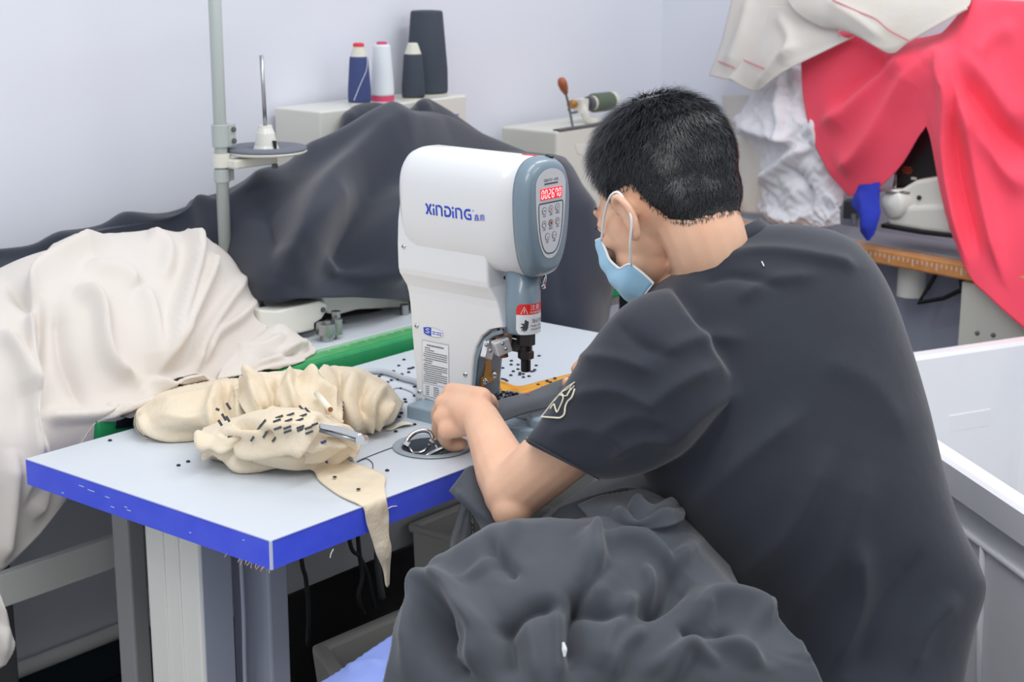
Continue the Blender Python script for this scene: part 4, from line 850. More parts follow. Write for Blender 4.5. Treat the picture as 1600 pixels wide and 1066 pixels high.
# royal blue rag
rows = [XR((1342, 290, 2.30), (1358, 288, 2.28), (1374, 285, 2.29)), XR((1332, 318, 2.275), (1352, 318, 2.25), (1374, 315, 2.26)), XR((1345, 340, 2.25), (1358, 340, 2.225), (1375, 335, 2.235)), XR((1346, 362, 2.235), (1356, 375, 2.215), (1366, 366, 2.22))]
br_ = thing('blue_rag', tuple(Zp(1356, 370, RT)), 'small royal blue rag hanging beside the ivory sewing machine', 'rag')
cloth('rag', rows, 40, 30, 'bluerag', br_, [([(1345, 300), (1352, 330), (1356, 370)], .012, 6)], dict(inf=(1.08, 1.08), it=50, amp=.006, cells=(6, 5), pull=.04, seed=47))
sp_ = tube([Xp(1310, 345, 2.34), Xp(1318, 330, 2.35)], .006, 8)
# small grey machine part between rag and heap
gp = thing('machine_foot', tuple(Zp(1315, 350, RT)), 'small grey metal machine foot between white heap and blue rag', 'machine part')
mk('foot_body', box(-.02, .02, -.02, .02, 0, .05, rotz(.3), Zp(1322, 343, RT)+np.array([.03, 0, 0])), 'steelgrey', gp, bevel=.004)
mk('foot_pin', tube([Zp(1333, 352, RT), Zp(1333, 352, RT)+np.array([0, 0, .03])], .006, 10), 'steel', gp)
# ================================================================ white plastic tub
zt = .68
p1, p2, p3, p4 = Zp(1487, 722, zt), Zp(1600, 797, zt), Zp(1425, 550, zt), Zp(1600, 525, zt)
d1 = unit(p2-p1); d2 = unit(p4-p3)
A_ = np.array([[d1[0], -d2[0]], [d1[1], -d2[1]]]); s_ = np.linalg.solve(A_, (p3-p1)[:2]); cnr = p1+d1*s_[0]
tb = thing('plastic_tub', tuple((cnr+d1*.55+d2*.35)*[1, 1, 0]), 'large white plastic storage tub behind the seated worker', 'tub')
L1, L2 = 1.05, .66
def tq(a_, b_, z): return cnr*[1, 1, 0]+d1*a_+d2*b_+np.array([0, 0, z])
def tring(i, z, r=.05):
    P = []
    for ca, cb_, s0 in ((i+r, i+r, 180), (L1-i-r, i+r, 270), (L1-i-r, L2-i-r, 0), (i+r, L2-i-r, 90)):
        for k in range(6): a_ = math.radians(s0+90*k/5); P.append(tq(ca+r*math.cos(a_), cb_+r*math.sin(a_), z))
    return np.array(P)
mk('tub_shell', rings([tring(.07, .0), tring(.045, .2), tring(.022, zt-.075), tring(.022, zt-.06), tring(-.0, zt-.058), tring(-.004, zt-.005), tring(.004, zt), tring(.035, zt), tring(.042, zt-.008), tring(.06, .2), tring(.08, .02)]), 'tub', tb, bevel=0)
def side_panel(a0, a1):
    L = []
    for i, z in ((.046, .12), (.024, zt-.12)):
        L.append((i, z))
    rib = []
    for a_ in np.linspace(a0, a1, 5): rib.append(np.concatenate([x[0] for x in []]) if False else tube([tq(a_, .044, .14), tq(a_, .022, zt-.12)], .006, 8))
    rib.append(tube([tq(a0, .022, zt-.12), tq(a1, .022, zt-.12)], .006, 8)); return join(*rib)
mk('side_ribs', side_panel(.16, L1-.12), 'tub', tb, smooth=True)
mk('handle_slot', rbox(0, .001, 0, .001, 0, .001) if False else box(-.06, .06, -.003, .003, -.02, .02, np.array([d2, np.cross([0, 0, 1], d2), [0, 0, 1]]).T, tq(.046, .42, zt-.16)), 'tub', tb, bevel=.002)
tc = top('offcut_bundle', box(-.12, .12, -.09, .09, 0, .30, rotz(.4), tq(.55, .55, .021)), 'calico', 'beige offcut bundle lying inside the white plastic tub', 'offcut', bevel=.02)
# ================================================================ thread stand
PYs = .90
pb = Yp(352, 340, PYs); pt_ = Yp(333, 0, PYs)
ts = thing('thread_stand', (pb[0], PYs, RT), 'grey-green thread stand pole with empty felt-padded spool tray', 'thread stand')
px_ = (pb[0]+pt_[0])/2
def at(z, dx=0, dy=0): return np.array([px_+dx, PYs+dy, z])
mk('pole', tube([at(RT), at(1.75)], .0125, 20), 'pole', ts, smooth=True)
zc = Yp(344, 212, PYs)[2]
mk('clamp', join(lathe([(.0165, -.022), (.0165, .022)], at(zc), 20), box(.0, .03, -.012, .012, -.022, .022, c=at(zc))), 'pole', ts, bevel=.002)
for dz in (.011, -.011): mk('clamp_screw', lathe([(.005, 0), (.005, .003), (0, .004)], at(zc+dz, .022, -.013), 12, (0, -1, 0)), 'steelgrey', ts)
zd = Yp(416, 236, PYs-.03)[2]; dcx = Yp(416, 236, PYs-.03)[0]; dsc = np.array([dcx, PYs-.03, zd])
mk('arm_collar', lathe([(.018, -.012), (.018, .014)], at(zd-.012), 20), 'mbeige', ts)
mk('arm', box(px_, dcx+.02, PYs-.042, PYs-.010, zd-.026, zd-.008), 'mbeige', ts, bevel=.004)
mk('lower_clamp', join(lathe([(.0155, -.014), (.0155, .012)], at(zd-.04), 20), box(.0, .025, -.008, .008, -.012, .010, c=at(zd-.04))), 'pole', ts, bevel=.002)
mk('spool_tray', lathe([(.02, -.008), (.075, -.004), (.080, .0), (.078, .002), (0, .002)], dsc, 40), 'mbeige', ts, smooth=True)
mk('felt_pad', lathe([(.030, .002), (.078, .002), (.080, .005), (.076, .009), (.045, .009), (.03, .005)], dsc, 40), 'pad', ts, smooth=True)
mk('spool_holder', lathe([(.026, .003), (.022, .012), (.018, .035), (.014, .045), (.013, .050), (0, .050)], dsc, 28), 'mbeige2', ts, smooth=False)
mk('holder_slot', box(-.002, .002, -.0285, -.020, .006, .022, c=dsc), 'black', ts)
mk('spindle', tube([dsc+[0, 0, .04], dsc+[-.004, 0, .185]], .004, 10), 'steel', ts, smooth=True)
mk('tray_bolt', lathe([(.006, 0), (.006, .008), (0, .008)], dsc+np.array([.012, -.01, -.034]), 12), 'steelgrey', ts)
# guide arm high on the pole (outside the top of the picture)
mk('thread_guide_arm', tube([at(1.62), at(1.62, .22, .02)], .006, 10), 'pole', ts, smooth=True)
# ================================================================ overlock machine under the dark cloth
om = thing('overlock_machine', (.78, .80, RT), 'beige overlock machine with steel posts peeking from under dark cloth', 'sewing machine')
def Yb(px, py, y): return Yp(px, py, y)
def yprism(pts, y, depth): # outline traced on plane y, given depth behind
    A = np.array([Yp(a_, b_, y) for a_, b_ in pts]); return rings([A, A+np.array([0, depth, 0])])
mk('front_cover', yprism([(405, 484), (434, 486), (500, 470), (511, 474), (512, 485), (503, 499), (492, 506), (492, 516), (470, 521), (410, 525)], .70, .05), 'mbeige2', om, bevel=.004)
mk('cover_pin', lathe([(.005, 0), (.005, .004), (0, .004)], Yp(504, 484, .70), 12, (0, -1, 0)), 'steelgrey', om)
mk('arm_block', yprism([(500, 455), (560, 458), (640, 470), (640, 480), (560, 484), (530, 492), (512, 490)], .74, .08), 'mbeige2', om, bevel=.004)
mk('frame_plate', yprism([(512, 500), (640, 478), (640, 492), (540, 516), (512, 520)], .76, .12), 'steelgrey', om, bevel=.003)
def ypost(px, py0, py1, y, r, m='steel', nm='post'):
    a_ = Yp(px, py1, y); b_ = Yp(px, py0, y); return mk(nm, lathe([(r, 0), (r, b_[2]-a_[2]), (0, b_[2]-a_[2])], a_, 18), m, om, smooth=False)
ypost(510, 505, 522, .665, .019); ypost(511, 521, 538, .665, .013); ypost(527, 498, 522, .66, .0105); ypost(527, 518, 536, .66, .0035, nm='pin'); ypost(512, 501, 507, .662, .006, nm='screw')
ypost(525, 486, 500, .68, .009); ypost(632, 476, 496, .70, .009)
mk('bed', yprism([(360, 520), (490, 512), (640, 490), (650, 506), (600, 514), (490, 530), (360, 540)], .74, .25), 'steelgrey', om, bevel=.004)
mk('head_block', box(.80, 1.05, .86, .93, RT+.04, RT+.16), 'steelgrey', om, bevel=.02)
# ================================================================ white control box with thread cones
bx0 = Yp(500, 165, 1.04); bx1 = Yp(729, 152, 1.04)
wb = thing('white_cabinet', ((bx0[0]+bx1[0])/2, 1.10, RT), 'white metal machine cabinet behind the dark cloth holding thread cones', 'cabinet')
zt_ = (bx0[2]+bx1[2])/2-.004
mk('cabinet_body', box(bx0[0], bx1[0], 1.04, 1.185, RT, zt_), 'mbeige2', wb, bevel=.004)
mk('cabinet_print', join(*[box(bx1[0]-.055+.0*i, bx1[0]-.03-.006*(i % 2), 1.0385, 1.0396, zt_-.045-.008*i, zt_-.0425-.008*i) for i in range(4)]), 'logo', wb)
def cone(name, px, pyb, pyt, wb_, wt_, y, thr, label, tip=None, cardtop=0, base=None, glass=False):
    b_ = Yp(px, pyb, y); b_[2] = zt_; h = Yp(px, pyt, y)[2]-zt_
    t = thing(name, tuple(b_), label, 'thread cone', None)
    sc_ = ((b_-CAM)@FW)/FPX; r0, r1 = wb_/2*sc_, wt_/2*sc_
    th = h-cardtop*sc_
    zb = .012 if base else .003
    if base: mk('cone_base', lathe([(r0*1.0, 0), (r0*1.02, zb), (0, zb)], b_, 28), base, t)
    else: mk('cone_foot', lathe([(r0*.93, 0), (r0*.93, .003)], b_, 28), 'cone', t)
    prof = [(r0*.96, zb), (r0, zb+.006), (r0*.97+r1*.03, th*.3), (r1, th-.006), (r1*.93, th-.001), (r1*.6, th)]
    mk('thread', lathe(prof, b_, 40), thr, t, smooth=True)
    if cardtop: mk('cone_tip', lathe([(r1*.93, th-.002), (r1*.55, h-.002), (r1*.45, h), (0, h)], b_, 28), 'cone', t, smooth=False)
    if tip: mk('tip_cap', lathe([(r1*.6, h-.008 if not cardtop else h-.002), (r1*.6, h+.004), (r1*.45, h+.006), (0, h+.006)], b_, 24), tip, t)
    return t, b_
t, b_ = cone('thread_cone', 562, 158, 71, 36, 29, 1.10, 'navyth', 'navy blue thread cone with red tip on the white cabinet', 'redc', 16)
mk('loose_thread_end', tube([Yp(574, 85, 1.075), Yp(573, 108, 1.07), Yp(563, 132, 1.072), Yp(553, 157, 1.072)], .0007, 5, 16), 'whitethread', t)
cone('thread_cone', 598, 156, 69, 36, 27, 1.10, 'whiteth', 'white thread cone with magenta base and tip on the cabinet', 'magenta', 0, 'magenta')
cone('thread_cone', 646, 153, 67, 36, 29, 1.08, 'blackth', 'short dark grey thread cone with bare card tip', None, 16)
cone('thread_cone', 668, 150, 16, 64, 50, 1.13, 'blackth', 'tallest charcoal thread cone standing behind the short dark one')
# ================================================================ pale machine with bobbin winder by the corner
bY = .98
bw = thing('bobbin_machine', tuple(Yp(905, 260, bY)*[1, 1, 0]+[0, .05, RT]), 'pale green-grey machine with horizontal thread spool near the wall corner', 'sewing machine')
a_ = Yp(870, 206, bY); b2 = Yp(990, 206, bY)
mk('machine_body', box(a_[0], b2[0], bY, bY+.18, RT, a_[2]), 'mbeige', bw, bevel=.006)
mk('body_rim', box(a_[0]+.01, b2[0]-.01, bY-.002, bY+.02, a_[2]+.0005, a_[2]+.004), 'steelgrey', bw)
mk('finger_recess', yprism([(898, 225), (960, 227), (958, 243), (920, 247), (903, 240)], bY-.0015, .004), 'mbeige2', bw, bevel=.001)
s0 = Yp(918, 162, bY+.06); s1 = Yp(982, 155, bY+.06); sd = unit(s1-s0); sl_ = np.linalg.norm(s1-s0)
scl = ((s0-CAM)@FW)/FPX
mk('spool_core', lathe([(6*scl, -10*scl), (6*scl, 0), (11*scl, 0), (12*scl, 8*scl)], s0, 20, sd), 'steelgrey', bw)
mk('spool_card', lathe([(11*scl, 2*scl), (12*scl, 20*scl)], s0, 24, sd), 'cone', bw, smooth=False)
mk('spool_thread', lathe([(12*scl, 14*scl), (15*scl, 16*scl), (15*scl, 58*scl), (12*scl, 60*scl)], s0, 28, sd), 'greenth', bw, smooth=False)
mk('spool_end', lathe([(15*scl, 58*scl), (15*scl, 66*scl), (8*scl, 67*scl)], s0, 24, sd), 'cone', bw, smooth=False)
mk('winder_bracket', join(tube([Yp(908, 160, bY+.06), Yp(914, 178, bY+.05), Yp(920, 188, bY+.05), Yp(940, 191, bY+.05)], .011, 10, 14), box(-.016, .016, -.012, .012, -.02, .016, c=Yp(908, 164, bY+.06)), tube([Yp(925, 188, bY+.05), Yp(927, 206, bY+.05)], .008, 8)), 'mbeige2', bw, smooth=False)
mk('winder_wheel', lathe([(.010, -.01), (.012, 0), (.010, .012)], Yp(894, 163, bY+.06), 18, sd), 'brass', bw)
mk('crank_wire', tube([Yp(888, 170, bY+.05), Yp(892, 176, bY+.05), Yp(902, 175, bY+.05)], .003, 6, 10), 'steelgrey', bw)
sd_ = thing('screwdriver', tuple(Yp(896, 204, bY+.03)), 'screwdriver with brown wooden handle leaning upright at the pale machine', 'screwdriver')
h0, h1 = Yp(876, 122, bY+.05), Yp(884, 146, bY+.05)
ax_ = unit(h1-h0); hl = np.linalg.norm(h1-h0)
mk('handle', lathe([(.004, 0), (.0095, .004), (.0125, hl*.35), (.0105, hl*.7), (.006, hl), (0, hl)], h0, 16, ax_), 'wood', sd_, smooth=True)
mk('shaft', tube([h1, Yp(889, 165, bY+.045), Yp(896, 205, bY+.02)], .0032, 8), 'steelgrey', sd_)
# red and green packet on the rear table
pk = thing('packet', tuple(Yp(985, 500, .62)*[1, 1, 0]+[.06, .06, RT]), 'red and green packet on the rear table behind the worker', 'packet')
q = Yp(972, 470, .62)
mk('packet_body', box(q[0]-.09, q[0]+.16, .60, .72, RT, RT+.11), 'redst', pk, bevel=.004)
mk('green_band', box(q[0]-.092, q[0]+.012, .598, .722, RT+.012, RT+.112), 'green', pk, bevel=.004)
# ================================================================ under the tables
ub = thing('storage_bin', tuple(Zp(700, 900, .02)*[1, 1, 0]), 'beige plastic bin in shadow under the blue-edged table', 'bin')
def qbox(P, z0, z1, inset=.0, floor_=True, wall=.012):
    P = [np.array(p) for p in P]; c = sum(P)/4
    def rg(s, z): return np.array([[c[0]+(p[0]-c[0])*s, c[1]+(p[1]-c[1])*s, z] for p in P])
    k = 1-wall/np.linalg.norm((P[0]-c)[:2])
    return rings([rg(.9, z0), rg(1, z1), rg(k, z1), rg(.9*k, z0+.02)])
mk('bin_shell', qbox([(.76, .455), (.99, .455), (1.0, .26), (.77, .24)], .0, .47), 'binbeige', ub, bevel=.004)
mk('bin_rim', join(*[tube([np.array(p+(.47,)), np.array(q_+(.47,))], .009, 8) for p, q_ in (((.76, .455), (.99, .455)), ((.99, .455), (1.0, .26)), ((1.0, .26), (.77, .24)), ((.77, .24), (.76, .455)))]), 'binbeige', ub)
gb = thing('green_tray', tuple(Zp(610, 1020, .40)*[1, 1, 0]), 'tray with pale rim and green inside under the table', 'tray')
gp_ = [Zp(485, 1008, .40), Zp(650, 938, .40), Zp(760, 1010, .40), Zp(560, 1110, .40)]
mk('tray_shell', qbox(gp_, .28, .40, wall=.03), 'binbeige', gb, bevel=.008)
c = sum(gp_)/4; mk('tray_inside', (np.array([[c[0]+(p[0]-c[0])*.84, c[1]+(p[1]-c[1])*.84, .304] for p in gp_]), [(0, 1, 2, 3)]), 'bingreen', gb, solid=.004)
mk('tray_base', qbox([(p-c)*.6+c for p in gp_], .0, .28), 'steelgrey', gb)
# motor box and cables hanging under the table
mo = thing('motor_box', (.95, .62, .30), 'dark motor housing in shadow below the rear table', 'motor')
mk('housing', box(.50, 1.30, .62, .69, .02, .36), 'black', mo, bevel=.02)
for i, pts in enumerate((((470, 868), (478, 905), (482, 960), (480, 1010)), ((545, 840), (562, 870), (575, 900), (585, 950)), ((560, 850), (566, 900), (560, 930), (568, 960)), ((588, 830), (590, 880), (597, 935)))):
    z = .72; P = [Yp(a_, b_, .40) for a_, b_ in pts]; P[0][2] = max(P[0][2], .5)
    top('hanging_cable', tube([[P[0][0]-.02, .40, TT-TH]]+P, .004 if i < 3 else .006, 8, 24), 'dcord' if i < 3 else 'steelgrey', ['thin dark cable hanging below the table corner', 'longest dark cable hanging under the calico strip', 'short dark cable beside the steel rod under table', 'grey rod hanging behind the calico strip'][i], 'cable', 'cables under the table', smooth=True)
P = [Yp(728, 775, .06), Yp(716, 820, .06), Yp(708, 850, .06), Yp(714, 880, .05)]
top('clear_hose', tube([[P[0][0], .06, TT-TH]]+P, .006, 10, 24), 'glass', 'clear plastic hose hanging from the table near the chain', 'hose', 'clear hoses', smooth=True)
P = [Yp(738, 780, .06), Yp(728, 815, .06), Yp(722, 850, .06), Yp(724, 880, .05)]
top('clear_hose', tube([[P[0][0], .06, TT-TH]]+P, .006, 10, 24), 'glass', 'second clear hose hanging closest to the chain', 'hose', 'clear hoses', smooth=True)
ch = thing('treadle_chain', tuple(Yp(738, 830, .055)), 'thin steel chain hanging under the table near the worker', 'chain')
c0_, c1_ = Yp(733, 790, .05), Yp(742, 872, .05); c0_[2] = TT-TH; nl = 12
for i in range(nl):
    p = c0_+(c1_-c0_)*(i+.5)/nl; a_ = unit(c1_-c0_); l = np.linalg.norm(c1_-c0_)/nl*.72; s = np.array([1, 0, 0]) if i % 2 else np.array([0, 1, 0])
    th_ = np.linspace(0, 2*np.pi, 13); P = [p+a_*l*math.cos(t_)+s*.0045*math.sin(t_) for t_ in th_]; mk('chain_link', tube(P, .0012, 5), 'steel', ch)
# pale blue plastic bag under the garment
rows = [[Dp(470, 1085, 2.25), Dp(530, 1050, 2.25), Dp(590, 1010, 2.24), Dp(660, 960, 2.22)], [Dp(500, 1090, 2.18), Dp(560, 1062, 2.17), Dp(620, 1030, 2.16), Dp(690, 990, 2.15)], [Dp(520, 1110, 2.15), Dp(590, 1085, 2.13), Dp(640, 1060, 2.12), Dp(700, 1020, 2.12)]]
bb_ = thing('plastic_bag', tuple(Dp(570, 1060, 2.2)), 'pale blue plastic sheet sticking out below the grey garment', 'plastic sheet')
cloth('sheet', rows, 30, 40, 'lblue', bb_, [([(540, 1050), (570, 1040), (600, 1035)], .008, 5)], dict(inf=(1.05, 1.05), it=40, amp=.003, cells=(5, 6), pull=.05, seed=51))
# ================================================================ small things on the white table
# sunk bowl
bw_ = thing('parts_bowl', (bc[0], bc[1], TT-.04), 'grey round parts bowl sunk into the table top', 'bowl')
mk('bowl_inside_shade', lathe([(.0470, .0012), (.0395, -.042), (.032, -.0455), (0, -.0455)], (bc[0], bc[1], TT), 48, cap=False), 'bowlshade', bw_, smooth=True)
mk('bowl_shell', lathe([(.0, -.052), (.034, -.052), (.042, -.046), (.049, -.008), (.0505, .0005), (.060, .0008), (.0615, .002), (.060, .0038), (.051, .0040), (.0472, .001), (.0398, -.042), (.032, -.0462), (0, -.0462)], (bc[0], bc[1], TT), 48), 'bowl', bw_, smooth=True)
es = bw_.children[1].modifiers.new('e', 'EDGE_SPLIT'); es.split_angle = math.radians(40)
# chrome hoop standing in the bowl
hp_ = thing('wire_hoop', (bc[0], bc[1], TT-.04), 'chrome wire hoop with two clamp nuts standing in the bowl', 'wire hoop')
def bz(px, py, dz): # in the plane facing the camera through the bowl centre
    d = (np.array([bc[0], bc[1], TT])-CAM)@FW+dz; return Dp(px, py, d)
mk('upper_arc', tube([bz(634, 699, -.004), bz(637, 687, 0), bz(647, 677, .006), bz(660, 673, .01), bz(671, 675, .012), bz(676, 683, .012), bz(675, 691, .012)], .0035, 10, 30), 'chrome', hp_, smooth=True)
mk('lower_arc', tube([bz(636, 697, 0), bz(644, 707, .012), bz(656, 708, .018), bz(666, 702, .02), bz(672, 694, .016)], .0028, 10, 24), 'chrome', hp_, smooth=True)
for px, py, dz in ((635, 694, -.004), (675, 689, .012)): mk('clamp_nut', lathe([(.0062, -.004), (.0062, .004)], bz(px, py, dz), 6, unit(RI*.8+DN*.5)), 'chrome', hp_)
for a_, b__ in (((637, 697, -.004), (649, 713, -.012)), ((677, 692, .01), (692, 713, -.002))): mk('rod', tube([bz(*a_), bz(*b__)], .0022, 8), 'chrome', hp_, smooth=True)
sc2 = thing('thread_snips', (bc[0], bc[1]-.01, TT-.03), 'steel thread snips lying across the grey bowl', 'snips')
mk('blade', tube([bz(666, 714, -.02), bz(682, 705, -.02), bz(700, 697, -.018), bz(722, 690, -.015)], [.002, .0035, .004, .004], 8, 20), 'steel', sc2, smooth=True)
mk('blade', tube([bz(664, 713, -.016), bz(684, 703, -.012), bz(706, 695, -.01), bz(722, 687, -.008)], [.002, .003, .0035, .004], 8, 20), 'chrome', sc2, smooth=True)
# steel snips on the calico bundle
q0, q1 = Zp(500, 666, .870), Zp(566, 683, .862)
cl = thing('fabric_clip', tuple(q0), 'long silver cutter lying at the right of the calico bundle', 'cutter')
mk('upper_bar', tube([q0, q0*.5+q1*.5+[0, 0, .002], q1], [.004, .0048, .0045], 8, 12), 'chrome', cl, smooth=True)
mk('lower_bar', tube([q0-[0, 0, .006], q1-[0, 0, .008]], .0035, 8), 'steel', cl, smooth=True)
mk('end_roll', lathe([(.007, -.008), (.007, .008), (0, .008)], q1-np.array([0, 0, .004]), 16, unit(RI*.3+FW)), 'chrome', cl)
q0, q1 = Zp(495, 615, .872), Zp(516, 640, .872)
ck = thing('white_stick', tuple(q0), 'thin white stick with orange-brown end on the calico bundle', 'stick')
mk('stick_body', tube([q0, q1], .0048, 12), 'paper', ck, smooth=True); mk('stick_end', tube([q1-unit(q1-q0)*.001, q1+unit(q1-q0)*.0006], .0038, 12), 'wood', ck)
# paper scrap
rows = [ZQ((602, 672, T0), (614, 664, T0), (628, 658, T0)), ZQ((612, 672, T0), (624, 664, T0+.001), (638, 659, T0+.001)), ZQ((620, 668, T0), (632, 664, T0+.004), (646, 663, T0+.002))]
top('paper_scrap', (cloth_grid(rows, 12, 12).reshape(-1, 3), gfaces(12, 12)), 'paper', 'curled cream paper scrap near the press base', 'paper', smooth=True, solid=.0006)
# power cord of the press
pc = thing('power_cord', tuple(Zp(600, 580, TT)), 'grey power cord running across the table to the press', 'cord')
mk('cord_jacket', tube([Zp(555, 584, TT+.006), Zp(580, 580, TT+.006), Zp(605, 582, TT+.006), Zp(630, 591, TT+.006), Zp(655, 600, TT+.006), (.60, .285, TT+.006)], .0052, 10, 40), 'cord', pc, smooth=True)
qa, qb = Zp(502, 584, TT+.014), Zp(552, 584, TT+.008); mk('cord_plug', tube([qa, qa*.6+qb*.4, qb], [.013, .012, .006], 10, 12), 'cord', pc, smooth=True)
mk('thin_wire', tube([Zp(596, 642, TT+.0015), Zp(615, 608, TT+.0015), Zp(640, 611, TT+.0015), Zp(652, 621, TT+.0015)], .0014, 6, 24), 'leggrey', pc, smooth=True)
# loose threads
P = [Zp(645, 690, TT+.0012), Zp(612, 700, TT+.001), Zp(590, 708, TT+.001), Zp(565, 718, TT+.001), Zp(558, 722, TT+.001), Zp(572, 717, TT+.001), Zp(582, 724, TT+.001), Zp(582, 736, TT+.001)]
top('loose_thread', tube(P, .0007, 5, 50), 'thread', 'curled dark thread lying by the bowl on the table', 'thread')
top('loose_thread', tube([Yp(606, 795, -.003), Yp(612, 792, -.004), Yp(620, 791, -.003)], .0008, 5, 12), 'whitethread', 'white thread stuck on the blue edge beside the strip', 'thread')
top('loose_thread', tube([Yp(521, 858, -.002), Yp(517, 866, -.002), Yp(516, 872, -.002)], .0007, 5, 12), 'whitethread', 'pale thread hanging below the blue edge near corner', 'thread')
# yellow tray sheet
yv = [Zp(768, 588, TT+.002), Zp(790, 598, TT+.004), Zp(812, 604, TT+.010), Zp(850, 595, TT+.008), Zp(898, 583, TT+.004)]
rows = [yv, [v+np.array([-.03, -.035, .004]) for v in yv], [v+np.array([-.06, -.07, .002]) for v in yv], [v+np.array([-.085, -.10, -.0]) for v in yv]]
V = cloth_grid(rows, 16, 24); V[..., 2] = np.maximum(V[..., 2], TT+.002); V = V[:, :, :]
V[..., 0] = np.maximum(V[..., 0], .6745)
top('yellow_sheet', (V.reshape(-1, 3), gfaces(16, 24)), 'yellow', 'folded yellow plastic sheet beside the press base', 'plastic sheet', smooth=True, solid=.002)
# scattered snap caps
def snap_vf(): return lathe([(.0030, 0), (.0033, .0006), (.0030, .0018), (.0016, .0026), (0, .0027)], (0, 0, 0), 10)
sv, sf = snap_vf(); sme = None
def snap(p, i, label, tilt=None, m='snap'):
    global sme
    if sme is None:
        o = mk('snap_button', (sv, sf), m, smooth=True); sme = o.data
    else:
        o = bpy.data.objects.new('snap_button', sme); COL.objects.link(o)
    o.location = tuple(p); o.rotation_euler = tilt or (0, 0, random.random()*6)
    return tag(o, label, 'snap', 'snap caps scattered on the table')
lf = [(163, 445), (131, 482), (193, 501), (206, 499), (192, 523), (98, 516), (150, 535), (25, 537), (10, 548), (85, 572), (62, 584), (125, 568), (145, 622), (228, 612), (228, 668), (168, 690), (173, 706), (138, 745), (120, 776), (148, 775), (95, 782), (135, 798), (112, 888), (228, 845), (219, 494)]
lf = [(590+x/3.9475, 450+y/3.9475) for x, y in lf]
md = [(480, 797), (478, 826), (531, 827), (566, 799), (415, 852), (362, 829), (495, 877), (530, 861), (545, 889), (543, 903), (570, 897), (571, 921), (613, 914), (476, 907), (690, 760), (668, 833), (657, 866), (633, 879), (647, 876), (330, 835)]
md = [(700+x/4.845, 400+y/4.845) for x, y in md if x > 350]
for x, y in lf: snap(Zp(x, y, TT+.0002), 0, 'tiny dark navy snap cap on the table left of the press')
for x, y in md: snap(Zp(x, y, TT+.0002), 0, 'tiny dark navy snap cap on the table beyond the punch')
for x, y in ((279, 728), (294, 722), (172, 689), (605, 736)): snap(Zp(x, y, TT+.0002), 0, {279: 'dark snap cap, left of the pair below the calico bundle', 294: 'dark snap cap, right of the pair below the calico bundle', 172: 'lone dark snap cap near the green ruler corner', 605: 'lone dark snap cap between bowl and blue edge'}[x])
# pile of snaps around the anvil
for i in range(26):
    a_ = random.uniform(0, 6.28); r = random.random()**.5
    snap((CX+.012+.026*r*math.cos(a_), RY+.045+.02*r*math.sin(a_), TT+.0425+.010*(1-r)*random.random()+.0), i, 'dark snap cap in the small pile on the anvil block', (random.uniform(-.6, .6), random.uniform(-.6, .6), 0))
tr = top('snap_holder', box(CX-.022, CX+.050, RY+.030, RY+.070, TT+.0235, TT+.0420), 'steel', 'silver block holding a pile of dark snaps on the press base', 'holder', bevel=.002)
for x, y in ((765, 591), (789, 594), (785, 593), (792, 596), (779, 596), (841, 602), (855, 596), (860, 598), (867, 592), (848, 606)): snap(Zp(x, y, TT+.012), 0, 'dark snap cap lying on the yellow plastic sheet')
# lint specks on dark cloth
# ================================================================ the worker
HC = Dp(1043, 316, 2.27); HP = math.radians(28); HYW = math.radians(-3); HRL = math.radians(3)
_R = np.array(Matrix.Rotation(HYW, 3, 'Z') @ Matrix.Rotation(-HP, 3, 'X') @ Matrix.Rotation(HRL, 3, 'Y'))
HS = 1.06
def HLp(p): return HC+HS*(np.asarray(p, float)@_R.T)
def hpart(VF): return HLp(VF[0]), VF[1]
pr = thing('person', tuple(Dp(1330, 1000, 2.3)*[1, 1, 0]+[0, 0, .45]), 'seated worker in black T-shirt and blue face mask leaning over the press', 'person')
# ---- shirt sections from the photographed outline (left px, right px, depth, depth ratio)
def sec(xl, yl, xr, yr, d, ratio, n=64, off=0):
    L_, R_ = Dp(xl, yl, d), Dp(xr, yr, d+off); c = (L_+R_)/2; a_ = (R_-L_)/2; v = unit(c-CAM); v = unit(v-unit(a_)*(v@unit(a_))); la = np.linalg.norm(a_)
    th = np.linspace(0, 2*np.pi, n+1)
    co, si = np.cos(th), np.sin(th); co = np.sign(co)*abs(co)**.9; si = np.sign(si)*abs(si)**.9
    return c+co[:, None]*a_+si[:, None]*v*la*ratio
TS = [(1088, 404, 1190, 351, 2.27, .95, 0), (1066, 420, 1240, 352, 2.27, .85, .02), (1030, 442, 1296, 362, 2.265, .72, .04), (1002, 470, 1340, 388, 2.26, .68, .05), (990, 520, 1380, 450, 2.255, .68, .06), (985, 590, 1412, 540, 2.255, .70, .06), (992, 670, 1440, 640, 2.26, .72, .06), (1010, 745, 1463, 735, 2.265, .74, .05),
      (1062, 825, 1487, 812, 2.27, .76, .04), (1130, 900, 1522, 886, 2.28, .78, .03), (1165, 945, 1531, 925, 2.28, .78, .03), (1195, 990, 1514, 985, 2.285, .88, .02), (1215, 1035, 1502, 1040, 2.29, 1.0, .01), (1225, 1090, 1496, 1095, 2.29, 1.15, 0), (1230, 1190, 1500, 1190, 2.29, 1.25, 0)]
def loftg(S, n):
    G = np.array([sec(*s[:6], off=s[6]) for s in S]); return cm(G, n)
def tube_out(G): # outward normals of a closed loft grid
    du = np.gradient(G, axis=1); du[:, 0] = du[:, -1] = G[:, 1]-G[:, -2]; dv = np.gradient(G, axis=0); N_ = np.cross(du, dv); N_ /= np.linalg.norm(N_, axis=2)[..., None]+1e-9
    c = G.mean(1, keepdims=True); return N_*np.sign((N_*(G-c)).sum(2).mean())
